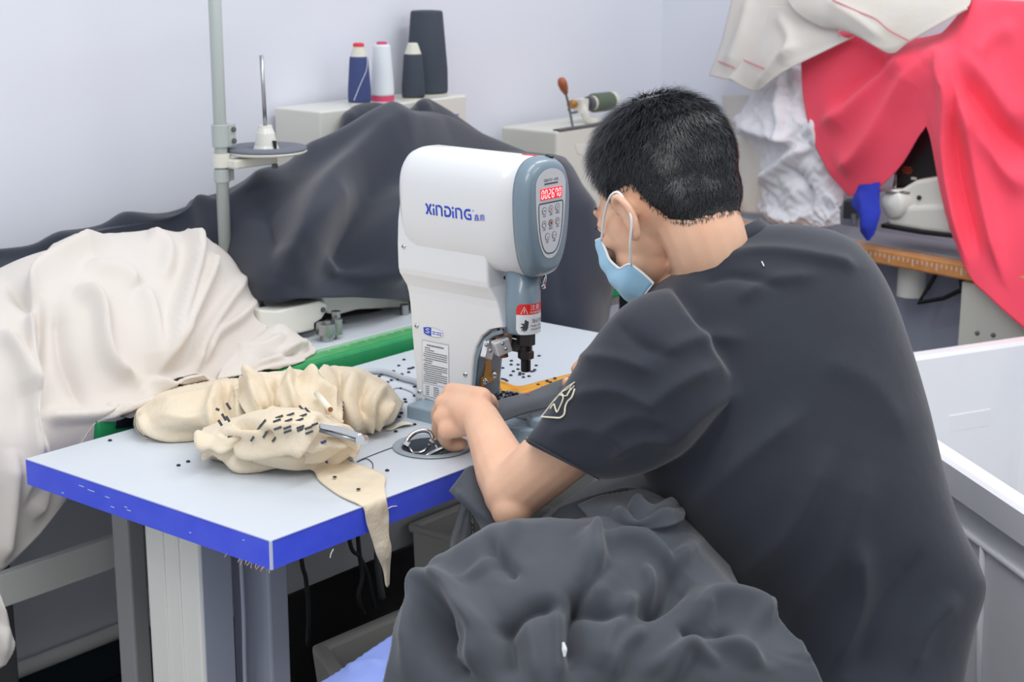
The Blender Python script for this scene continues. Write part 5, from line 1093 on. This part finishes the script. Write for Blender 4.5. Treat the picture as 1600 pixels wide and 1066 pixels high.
sh_f = [([(1080, 425), (1180, 395), (1290, 405), (1340, 420)], .010, 8, 1.6), ([(1090, 440), (1150, 430), (1220, 450)], -.010, 9), ([(1150, 470), (1200, 440), (1280, 430)], .008, 12), ([(1010, 640), (1060, 600), (1120, 570)], .010, 14), ([(1040, 700), (1100, 640), (1160, 610)], .010, 16), ([(1020, 560), (1090, 530), (1170, 530)], .008, 14), ([(1160, 900), (1240, 820), (1300, 700)], .012, 22), ([(1230, 980), (1310, 860), (1360, 720)], .012, 24), ([(1300, 1060), (1345, 940), (1340, 840)], .016, 18), ([(1420, 1060), (1450, 980), (1500, 930)], .010, 16), ([(1070, 800), (1160, 720), (1260, 640)], .010, 18), ([(1330, 1066), (1370, 960), (1450, 860)], -.010, 20), ([(1280, 560), (1360, 600), (1420, 690)], .006, 26)]
G = loftg(TS, 110); G = G+tube_out(G)*fold_disp(G, sh_f)[..., None]
nz = smooth_noise(110, 65, 16, 9, np.random.default_rng(4))*.0022; nz[:, -1] = nz[:, 0]; G = G+tube_out(G)*nz[..., None]
TSG = G
# sleeve
SL = [(1046, 448, 1150, 600, 2.18, .9, 0), (1000, 462, 1105, 665, 2.165, .80, 0), (958, 492, 1060, 712, 2.165, .72, 0), (915, 548, 1012, 738, 2.175, .70, 0), (868, 622, 968, 748, 2.19, .72, 0), (838, 664, 946, 750, 2.20, .74, 0), (817, 690, 932, 748, 2.205, .76, 0)]
sl_f = [([(900, 560), (960, 560), (1020, 580)], .008, 10), ([(890, 620), (960, 610), (1030, 640)], .009, 10), ([(930, 680), (990, 650), (1040, 660)], .008, 12), ([(960, 500), (1000, 540), (1060, 560)], -.008, 12), ([(860, 680), (920, 670), (990, 700)], .006, 10), ([(950, 720), (1000, 690), (1050, 690)], .008, 9)]
GS = loftg(SL, 70); GS = GS+tube_out(GS)*fold_disp(GS, sl_f)[..., None]
SLG = GS
def gclosed(G): n, m, _ = G.shape; return G.reshape(-1, 3), gfaces(n, m)
# ---- body: one continuous surface
S_L = Dp(1030, 560, 2.18); E_L = Dp(802, 770, 2.29); W_L = Dp(752, 655, 2.46)
parts = []
Bd = loftg(TS[1:], 40); c_ = Bd.mean(1, keepdims=True); Bi = c_+(Bd-c_)*.90; parts.append(rings([r[:-1] for r in Bi]))
parts += limb([S_L, S_L*.5+E_L*.5+[0, 0, -.004], E_L], [.055, .049, .042]); parts += limb([E_L, E_L*.72+W_L*.28, E_L*.35+W_L*.65, W_L], [.041, .0415, .034, .028])
parts.append(ellipsoid(Dp(800, 795, 2.275), (.03, .03, .03)))
# left hand
def hnd(P): return [Dp(*p) for p in P]
K = hnd([(706, 612, 2.54), (693, 630, 2.525), (690, 653, 2.51), (698, 673, 2.495)])
parts += limb([W_L, W_L*.6+Dp(720, 640, 2.50)*.4, Dp(722, 640, 2.505)], [.028, .029, .026])
for k, w0 in zip(K, ((752, 622), (748, 632), (744, 646), (744, 662))): parts += limb([Dp(w0[0], w0[1], 2.48), k], [.017, .0145])
FG = [[(706, 612, 2.54), (690, 632, 2.565), (698, 655, 2.575), (716, 662, 2.57)], [(693, 630, 2.525), (684, 650, 2.55), (694, 672, 2.56), (712, 676, 2.555)], [(690, 653, 2.51), (685, 670, 2.535), (697, 687, 2.545), (714, 686, 2.54)], [(698, 673, 2.495), (696, 687, 2.515), (708, 697, 2.525), (722, 694, 2.52)]]
for g_ in FG: parts += limb(hnd(g_), [.0125, .0115, .0105, .0095], 12, 20)
parts += limb(hnd([(752, 628, 2.48), (764, 628, 2.51), (768, 645, 2.54), (763, 660, 2.55)]), [.016, .0135, .012, .0105], 12, 20)
# right arm and hand (mostly behind the press side)
S_R = Dp(1240, 480, 2.50); E_R = Dp(1040, 640, 2.60); W_R = Dp(945, 592, 2.66)
parts += limb([S_R, (S_R+E_R)/2, E_R], [.055, .048, .042]); parts += limb([E_R, E_R*.6+W_R*.4, W_R], [.042, .038, .028]); parts += limb([W_R, Dp(928, 586, 2.67)], [.028, .026])
for g_ in ([(932, 560, 2.66), (912, 566, 2.66), (899, 577, 2.66)], [(930, 572, 2.68), (910, 580, 2.685), (898, 592, 2.69)], [(932, 586, 2.69), (914, 594, 2.70), (900, 602, 2.70)], [(936, 600, 2.70), (918, 606, 2.71), (906, 610, 2.71)]): parts += limb(hnd(g_), [.0115, .0105, .0085], 12, 16)
parts += limb(hnd([(935, 600, 2.65), (905, 600, 2.63), (886, 598, 2.63)]), [.014, .0115, .0095], 12, 16)
# legs
HIP = Dp(1365, 1110, 2.30)
for s_, kx in ((-1, .17), (1, .62)):
    h_ = np.array([HIP[0]+s_*.06, HIP[1]+.03, .54]); k_ = np.array([kx, -.16, .60 if s_ < 0 else .57]); a_ = np.array([kx+.05, -.06, .10]); t_ = a_+np.array([0, .17, -.055])
    parts += limb([h_, (h_+k_)/2, k_], [.068, .068, .056]); parts += limb([k_, k_*.6+a_*.4, a_], [.057, .052, .038]); parts += limb([a_+[0, -.03, -.05], t_], [.042, .034])
parts.append(ellipsoid((HIP[0], HIP[1], .54), (.10, .10, .09)))
# neck and head
NB = Dp(1130, 430, 2.27)
parts += limb([HLp((0, -.035, -.02)), HLp((0, -.038, -.065)), NB*.6+HLp((0, -.03, -.07))*.4, NB], [.060, .056, .060, .070])
hd = [ellipsoid((0, -.010, .036), (.0775, .0985, .098)), ellipsoid((0, .040, -.005), (.066, .055, .075)), ellipsoid((0, .055, -.055), (.053, .043, .045)), ellipsoid((0, .072, -.085), (.028, .026, .022)), ellipsoid((0, -.045, -.005), (.066, .055, .062)),
      ellipsoid((0, .082, .022), (.050, .016, .012)), ellipsoid((-.035, .072, -.018), (.022, .02, .02)), ellipsoid((.035, .072, -.018), (.022, .02, .02)), ellipsoid((0, .092, -.055), (.024, .012, .008)), ellipsoid((0, .092, -.067), (.022, .011, .008))]
hd += limb([(0, .094, .005), (0, .108, -.02), (0, .112, -.033)], [.010, .012, .014], 12, 12)
for s_ in (-1, 1):
    rim = [(s_*.078, .018, -.004), (s_*.087, .014, .012), (s_*.094, .000, .014), (s_*.096, -.012, -.002), (s_*.092, -.012, -.020), (s_*.085, -.002, -.038), (s_*.079, .008, -.041)]
    hd += [tube(rim, [.005, .0055, .0055, .0055, .0055, .007, .006], 8, 30)]
    Re = np.array(Matrix.Rotation(s_*.45, 3, 'Z')); hd.append(ellipsoid((s_*.084, .002, -.012), (.006, .015, .025), Re)); hd.append(ellipsoid((s_*.080, .003, -.010), (.010, .010, .02)))
    hd.append(ellipsoid((s_*.034, .083, .004), (.014, .011, .009)))
parts += [hpart(p) for p in hd]
def union(name, parts, vox, sm=5):
    V, F = join(*parts); me = bpy.data.meshes.new('u'); me.from_pydata([tuple(v) for v in V], [], F); me.update()
    bm = bmesh.new(); bm.from_mesh(me); bmesh.ops.recalc_face_normals(bm, faces=bm.faces); bm.to_mesh(me); bm.free()
    o = bpy.data.objects.new('u', me); COL.objects.link(o)
    r = o.modifiers.new('r', 'REMESH'); r.mode = 'VOXEL'; r.voxel_size = vox; r.use_smooth_shade = True
    s = o.modifiers.new('s', 'SMOOTH'); s.factor = .5; s.iterations = sm
    dg = bpy.context.evaluated_depsgraph_get(); m2 = bpy.data.meshes.new_from_object(o.evaluated_get(dg))
    n = len(m2.vertices); VV = np.empty(n*3); m2.vertices.foreach_get('co', VV); NN = np.empty(n*3); m2.vertices.foreach_get('normal', NN)
    bpy.data.objects.remove(o); bpy.data.meshes.remove(me); return m2, VV.reshape(-1, 3), NN.reshape(-1, 3)
bme, BV, BN = union('body', parts, .0036, 6)
bme.name = 'body'; bme.materials.clear(); bme.materials.append(M['skin'])
BV0 = BV-BASE[pr]; bme.vertices.foreach_set('co', BV0.ravel()); bme.update(); bme.polygons.foreach_set('use_smooth', [True]*len(bme.polygons))
bo_ = bpy.data.objects.new('body', bme); COL.objects.link(bo_); bo_.parent = pr; BASE[bo_] = BASE[pr]
# eyes (barely visible from behind)
for s_ in (-1, 1):
    ey = mk('eye', ellipsoid(HLp((s_*.034, .087, .002)), (.009,)*3, n=14, k=9), 'maskw', pr, smooth=True); mk('iris', ellipsoid(HLp((s_*.034, .0945, .002)), (.004, .004, .004), n=10, k=7), 'black', ey)
mk('eyebrow', tube([HLp((-.055, .072, .024)), HLp((-.04, .086, .028)), HLp((-.018, .094, .024))], [.0015, .003, .0025], 6, 12), 'hair', pr)
mk('eyelashes', join(*[tube([HLp((-.045+.004*k, .088-.0012*abs(k-3), .004)), HLp((-.047+.0035*k, .097-.001*abs(k-3), .002))], .0004, 4) for k in range(7)]), 'hair', pr)
# ---- hair on the scalp
HB = ((BV-HC)@_R)/HS
yk = np.array([-.12, -.085, -.06, -.04, -.024, -.014, .014, .022, .030, .045, .062, .08, .12]); zk = np.array([-.052, -.052, -.050, -.040, -.014, .020, .022, .002, .004, .034, .068, .084, .10])
zmin = np.interp(HB[:, 1], yk, zk)
HNl = BN@_R
inhead = (np.abs(HB) < [.083, .13, .16]).all(1) & (HB[:, 2] > zmin) & (HB[:, 2] > -.075) & (HB[:, 1] < .105)
ear = (np.abs(HB[:, 0]) > .0765) & (HB[:, 2] < .021)
sel0 = inhead & ~ear; sel = sel0 & (HB[:, 2] > zmin+.003)
# hair cap: scalp faces lifted slightly
fv = np.array([p.vertices[:] for p in bme.polygons]); keep = sel[fv].all(1); used_ = np.unique(fv[keep]); rm = -np.ones(len(BV), int); rm[used_] = np.arange(len(used_))
edge_t = np.clip((HB[used_, 2]-zmin[used_])/.03, 0, 1); thick = .0006+.0065*edge_t*np.clip((HB[used_, 2]+.03)/.07, .2, 1)
crown = np.exp(-(((HB[used_]-np.array([-.012, -.03, .132]))/[.03, .03, .05])**2).sum(1)); thick *= 1-.7*crown
capV = BV[used_]+BN[used_]*thick[:, None]
hc = mk('hair', (capV, rm[fv[keep]]), 'haircap', pr, smooth=True)
# strands
idx = np.where(sel0)[0]; rng = np.random.default_rng(9)
den = np.clip((HB[idx, 2]-zmin[idx])/.035, .4, 1); den *= 1-.75*np.exp(-(((HB[idx]-np.array([-.012, -.03, .132]))/[.022, .022, .05])**2).sum(1))
pick = rng.choice(idx, 30000, p=den/den.sum()); hp0 = BV[pick]; hl_ = HB[pick]; hn = BN[pick]
whorl = np.array([-.012, -.03, .13]); flow = hl_-whorl; flow[:, 2] -= .02
tl = np.cross(hn@_R, [0, 0, 1.0]); flow = flow/(np.linalg.norm(flow, axis=1)[:, None])+.35*tl+rng.normal(0, .28, flow.shape); flow = flow@_R.T
flow -= hn*(flow*hn).sum(1)[:, None]; flow /= np.linalg.norm(flow, axis=1)[:, None]
topness = np.clip((hl_[:, 2]-.02)/.08, 0, 1); ln = (.009+.018*topness)*rng.uniform(.7, 1.3, len(pick)); ln *= np.clip((hl_[:, 2]-zmin[pick])/.03, .55, 1)
capt = .0006+.0065*np.clip((hl_[:, 2]-zmin[pick])/.03, 0, 1)*np.clip((hl_[:, 2]+.03)/.07, .2, 1)
lift = .30+.25*topness+rng.uniform(-.1, .2, len(pick))
SV = []; wv_ = np.cross(flow, hn); rw = .00048
for t in (0, .35, .7, 1.0):
    c = hp0+hn*(ln*lift*t*(1-.45*t)+.85*capt)[:, None]+flow*(ln*t)[:, None]
    wd = rw*(1-.85*t); SV.append(c-wv_*wd); SV.append(c+wv_*wd)
SV = np.stack(SV, 1); nS = len(pick); bi = np.arange(nS)*8
SF = np.concatenate([np.stack([bi+2*k, bi+2*k+1, bi+2*k+3, bi+2*k+2], 1) for k in range(3)])
st_ = mk('hair_strands', (SV.reshape(-1, 3), SF), 'hair', hc); st_['kind'] = 'stuff'
# ---- clothing
SRr = [(1200, 430, 1310, 560, 2.50, .9, 0), (1120, 490, 1200, 640, 2.55, .8, 0), (1060, 560, 1110, 690, 2.58, .9, 0), (1010, 600, 1060, 690, 2.60, 1.0, 0)]
sme_, SHV, SHN = union('tshirt', [rings([r[:-1] for r in loftg(TS, 70)]), rings([r[:-1] for r in loftg(SL, 50)]), rings([r[:-1] for r in loftg(SRr, 30)])], .0048, 14)
ff = ((CAM-SHV)*SHN).sum(1) > 0
SHV = SHV+SHN*(fold_disp(SHV, sh_f+sl_f)*ff)[:, None]
sme_.name = 'tshirt'; sme_.materials.clear(); sme_.materials.append(M['shirt']); sme_.vertices.foreach_set('co', (SHV-BASE[pr]).ravel()); sme_.update()
ts_o = bpy.data.objects.new('tshirt', sme_); COL.objects.link(ts_o); ts_o.parent = pr; BASE[ts_o] = BASE[pr]
ts_o.modifiers.new('sm', 'SMOOTH').iterations = 2
# collar rib
cr = sec(1086, 405, 1192, 350, 2.268, .97, n=64)[:-1]; cu_ = unit(Dp(1120, 340, 2.27)-Dp(1139, 378, 2.27)); cc_ = cr.mean(0)
L_ = [cc_+(cr-cc_)*1.10-cu_*.012, cc_+(cr-cc_)*1.05-cu_*.001, cc_+(cr-cc_)*.99+cu_*.008, cc_+(cr-cc_)*.95+cu_*.009, cc_+(cr-cc_)*.95+cu_*.0]
mk('collar', rings(L_, True, False), 'shirt', ts_o, smooth=True, solid=.002)
# sleeve hem seam
hm_ = SLG[-3]; mk('hem_seam', tube(np.array([p+unit(p-SLG[-3].mean(0))*.0015 for p in hm_]), .0011, 6), 'shirt', ts_o)
# outline print on the sleeve
SHP = proj(SHV); SHD = (SHV-CAM)@FW
def on_shirt(px, py, lift=.0022):
    d = np.hypot(SHP[:, 0]-px, SHP[:, 1]-py); c = np.where((d < 7) & ff)[0]; dm = SHD[c].min(); c = c[SHD[c] < dm+.02]; w_ = 1/(d[c]+.7)**2; w_ /= w_.sum()
    return (SHV[c]*w_[:, None]).sum(0)+unit((SHN[c]*w_[:, None]).sum(0))*lift
def pline(pts, r=.0014):
    P = [on_shirt(*p) for p in cm(np.array(pts, float), 30)]; mk('sleeve_print', tube(cm(np.array(P)[::3], 40), r*.75, 6), 'reflect', ts_o)
pline([(846, 651), (862, 654), (878, 652), (884, 645), (886, 632), (896, 620), (903, 600)], .0016); pline([(846, 651), (858, 638), (874, 620), (890, 605), (904, 596)], .0012); pline([(862, 640), (868, 633), (872, 645), (880, 630), (882, 620), (874, 618)], .0013); pline([(868, 628), (878, 616), (886, 620), (896, 604)], .0010); pline([(880, 614), (890, 608), (898, 600)], .0009); pline([(888, 620), (894, 610), (900, 602)], .0009)
mk('white_fleck', tube([on_shirt(1190, 410), on_shirt(1193, 417)], .0008, 5), 'maskw', ts_o)
# trousers
tp = []
for s_, kx in ((-1, .17), (1, .62)):
    h_ = np.array([HIP[0]+s_*.06, HIP[1]+.03, .54]); k_ = np.array([kx, -.16, .60 if s_ < 0 else .57]); a_ = np.array([kx+.05, -.06, .12])
    tp += limb([h_, (h_+k_)/2, k_], [.078, .078, .068]); tp += limb([k_, k_*.6+a_*.4, a_], [.071, .066, .058])
tp.append(ellipsoid((HIP[0], HIP[1], .55), (.112, .11, .10)))
tme, TV, TN_ = union('trousers', tp, .009, 6); tme.materials.clear(); tme.materials.append(M['trouser']); tme.vertices.foreach_set('co', (TV-BASE[pr]).ravel()); tme.update()
to_ = bpy.data.objects.new('trousers', tme); COL.objects.link(to_); to_.parent = pr
for s_, kx in ((-1, .17), (1, .62)):
    a_ = np.array([kx+.05, -.06, .10]); mk('shoe', join(ellipsoid(a_+[0, .07, -.055], (.048, .14, .044)), box(-.046, .046, -.07, .19, 0, .02, c=(a_[0], a_[1], .0))), 'black', pr, smooth=True)
# ---- face mask
half = [[(-.050, .083, -.014), (-.036, .106, -.010), (0, .128, -.004)], [(-.056, .078, -.040), (-.040, .108, -.038), (0, .131, -.034)], [(-.060, .064, -.062), (-.044, .100, -.064), (0, .123, -.062)], [(-.067, .036, -.067), (-.052, .080, -.088), (0, .112, -.092)], [(-.050, .026, -.098), (-.040, .062, -.110), (0, .094, -.118)]]
full = np.array([h+[(-a_, b_, c2_) for a_, b_, c2_ in h[-2::-1]] for h in half]); n1, n2 = 30, 34
MG = np.swapaxes(cm(np.swapaxes(cm(full, n1), 0, 1), n2), 0, 1)
pw = np.sin(np.linspace(0, 1, n1)*2*math.pi*4)[:, None]*np.sin(np.linspace(.15, .85, n2)*math.pi)[None]*.0014; MG[..., 1] += pw
fm = mk('face_mask', (HLp(MG.reshape(-1, 3)), gfaces(n1, n2)), 'mask', pr, smooth=True, solid=.0015)
mk('mask_edge', tube(HLp(MG[:, 0]), .0018, 6), 'maskw', fm); mk('mask_edge', tube(HLp(MG[0]), .0014, 6), 'maskw', fm); mk('mask_edge', tube(HLp(MG[-1]), .0014, 6), 'maskw', fm); mk('mask_edge', tube(HLp(MG[:, -1]), .0018, 6), 'maskw', fm)
for s_ in (-1, 1):
    j = 0 if s_ < 0 else -1
    lp = [MG[1, j]+[s_*.002, 0, 0], (s_*.074, .046, .006), (s_*.090, .014, .020), (s_*.093, -.004, .018), (s_*.097, -.013, -.006), (s_*.096, -.010, -.024), (s_*.088, .010, -.046), MG[int(n1*.74), j]+[s_*.002, 0, 0]]
    mk('ear_loop', tube(HLp(np.array(lp)), .0017, 8, 50), 'maskw', fm, smooth=True)
# ---- stool
stl = thing('stool', (HIP[0], HIP[1], 0), 'round stool under the seated worker', 'stool')
mk('seat', lathe([(.17, .0), (.18, .01), (.18, .035), (.16, .045), (0, .047)], (HIP[0], HIP[1]-.02, .395), 36), 'black', stl, smooth=False)
for k in range(4):
    a_ = math.radians(45+90*k); mk('leg', tube([(HIP[0]+.11*math.cos(a_), HIP[1]-.02+.11*math.sin(a_), .395), (HIP[0]+.18*math.cos(a_), HIP[1]-.02+.18*math.sin(a_), 0)], .014, 10), 'steelgrey', stl)
# ================================================================ grey garment being worked on
gm = thing('grey_garment', tuple(Dp(850, 980, 2.1)), 'dark grey twill garment bunched in the worker\'s lap and fed through the press', 'garment')
def DQ(*pts): return [Dp(*p) for p in pts]
rows = [DQ((715, 905, 2.26), (775, 858, 2.24), (850, 822, 2.22), (915, 806, 2.24), (985, 775, 2.26), (1058, 792, 2.24), (1130, 880, 2.24)),
    DQ((668, 918, 2.18), (745, 866, 2.15), (845, 822, 2.13), (925, 826, 2.14), (1000, 815, 2.16), (1078, 850, 2.15), (1155, 920, 2.16)),
    DQ((636, 968, 2.12), (715, 925, 2.08), (830, 880, 2.06), (925, 880, 2.07), (1010, 885, 2.09), (1100, 915, 2.08), (1195, 960, 2.10)),
    DQ((614, 1020, 2.09), (700, 995, 2.04), (820, 960, 2.02), (930, 950, 2.03), (1025, 955, 2.04), (1130, 975, 2.04), (1240, 1005, 2.07)),
    DQ((600, 1070, 2.08), (695, 1070, 2.02), (820, 1050, 1.99), (930, 1040, 2.0), (1040, 1040, 2.0), (1150, 1040, 2.01), (1268, 1030, 2.05)),
    DQ((590, 1150, 2.08), (690, 1160, 2.02), (820, 1160, 1.99), (930, 1160, 1.99), (1050, 1150, 2.0), (1170, 1120, 2.01), (1285, 1075, 2.05))]
gf = [([(640, 1066), (655, 980), (690, 910), (760, 865), (850, 822)], .022, 16, 1.5), ([(690, 930), (680, 980), (700, 1030), (745, 1066)], -.022, 14), ([(735, 1066), (745, 990), (715, 930), (690, 925)], .026, 16, .7), ([(925, 830), (920, 870), (932, 905), (920, 945)], .030, 13, 1.5), ([(932, 850), (1000, 850), (1050, 880), (1085, 850)], .022, 11), ([(985, 790), (1010, 820), (1060, 795)], .026, 10), ([(870, 1066), (872, 1000), (868, 950)], .016, 7, .5), ([(780, 990), (830, 955), (872, 948)], -.016, 12), ([(1090, 980), (1110, 940), (1170, 955), (1200, 985)], .026, 14), ([(1000, 930), (960, 980), (940, 1050)], .02, 18), ([(1040, 1066), (1080, 1010), (1140, 1010), (1190, 1040)], .024, 13), ([(1180, 940), (1230, 985), (1262, 1020)], .012, 10), ([(820, 830), (790, 870), (720, 920)], .008, 6, .5), ([(1060, 870), (1040, 920), (1000, 960)], -.02, 14), ([(950, 880), (900, 960), (900, 1060)], -.022, 14)]
gf += [([(770, 865), (790, 885), (808, 902)], -.012, 7), ([(652, 990), (668, 935), (695, 925), (716, 950), (762, 992), (770, 1060)], .016, 8), ([(682, 935), (690, 975), (705, 1010)], -.018, 12), ([(822, 962), (832, 1010), (840, 1066)], .010, 5), ([(800, 1066), (795, 1010), (780, 970)], -.016, 14), ([(925, 835), (931, 890), (920, 915)], .014, 6), ([(1005, 885), (1018, 930), (1000, 960)], .016, 8), ([(985, 960), (1040, 940), (1085, 900)], -.016, 12), ([(1010, 1050), (1070, 1015), (1125, 1040)], .012, 8), ([(1060, 980), (1100, 1000), (1150, 990)], -.016, 10), ([(890, 930), (930, 960), (985, 965)], -.014, 10), ([(950, 1066), (975, 1010), (1010, 985)], .014, 8)]
gf = [(f_[0], f_[1]*(1.2 if f_[1] > 0 else 1.7))+tuple(f_[2:]) for f_ in gf]
cloth('lap_folds', rows, 120, 150, 'garment', gm, gf, dict(inf=(1.05, 1.05), it=80, amp=.012, cells=(8, 10), pull=.022, seed=61, span=5, bend=.5, sm=4))
rows = [DQ((703, 768, 2.36), (718, 748, 2.36), (735, 730, 2.37), (765, 735, 2.40)), DQ((722, 786, 2.34), (742, 778, 2.33), (765, 770, 2.35), (790, 775, 2.38)), DQ((742, 805, 2.33), (765, 810, 2.31), (790, 812, 2.33), (815, 815, 2.36)), DQ((755, 832, 2.31), (785, 842, 2.29), (820, 840, 2.30), (850, 835, 2.32))]
cloth('waistband', rows, 40, 40, 'garment', gm, [([(712, 765), (740, 790), (780, 825)], .006, 5)], dict(inf=(1.05, 1.05), it=40, amp=.004, cells=(5, 5), pull=.05, seed=62), th=.004)
rows = [DQ((905, 790, 2.22), (950, 775, 2.24), (1000, 765, 2.27), (1050, 785, 2.27)), DQ((930, 820, 2.17), (975, 805, 2.17), (1030, 790, 2.18), (1068, 800, 2.19)), DQ((950, 850, 2.15), (995, 840, 2.14), (1040, 825, 2.14), (1068, 812, 2.16))]
cloth('belly_fold', rows, 40, 40, 'garment', gm, [([(960, 800), (1000, 828), (1050, 800)], .02, 9)], dict(inf=(1.08, 1.08), it=50, amp=.006, cells=(5, 5), pull=.04, seed=63))
rows = [DQ((835, 820, 2.32), (895, 775, 2.33), (960, 742, 2.34), (1040, 750, 2.34)), DQ((850, 832, 2.26), (910, 800, 2.26), (980, 778, 2.27), (1060, 790, 2.27)), DQ((870, 850, 2.21), (930, 838, 2.2), (1000, 822, 2.22), (1080, 835, 2.22))]
cloth('inner_fold', rows, 40, 50, 'garment', gm, [([(860, 815), (930, 790), (1000, 770)], .014, 9)], dict(inf=(1.05, 1.05), it=50, amp=.006, cells=(5, 6), pull=.04, seed=66))
mk('white_tag', tube([Dp(880, 1004, 1.985), Dp(882, 1015, 1.985), Dp(882, 1026, 1.985)], [.0015, .0035, .0015], 8, 10), 'maskw', gm)
# the band between the hands, over the anvil
cP = [Zp(742, 660, .842), Zp(770, 645, .842), Zp(805, 632, .842), Zp(840, 623, .842), Zp(880, 607, .844), Zp(915, 594, .848)]
rows = []
for p, hgt in zip(cP, (.022, .024, .022, .022, .024, .024)): rows.append([p+np.array([0, -.018, -.012]), p+np.array([0, -.010, .000]), p+np.array([0, .006, .004]), p+np.array([0, .022, .004])])
cloth('band', rows, 60, 16, 'garment', gm, (), dict(inf=(1.02, 1.02), it=20, amp=.002, cells=(10, 3), pull=.1, seed=64), th=.004)
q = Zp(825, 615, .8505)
mk('painted_laser_dot', ellipsoid(q, (.0022, .0022, .0012), n=10, k=6), 'redled', gm, smooth=True)  # glowing red bead painted in for the laser's light spot
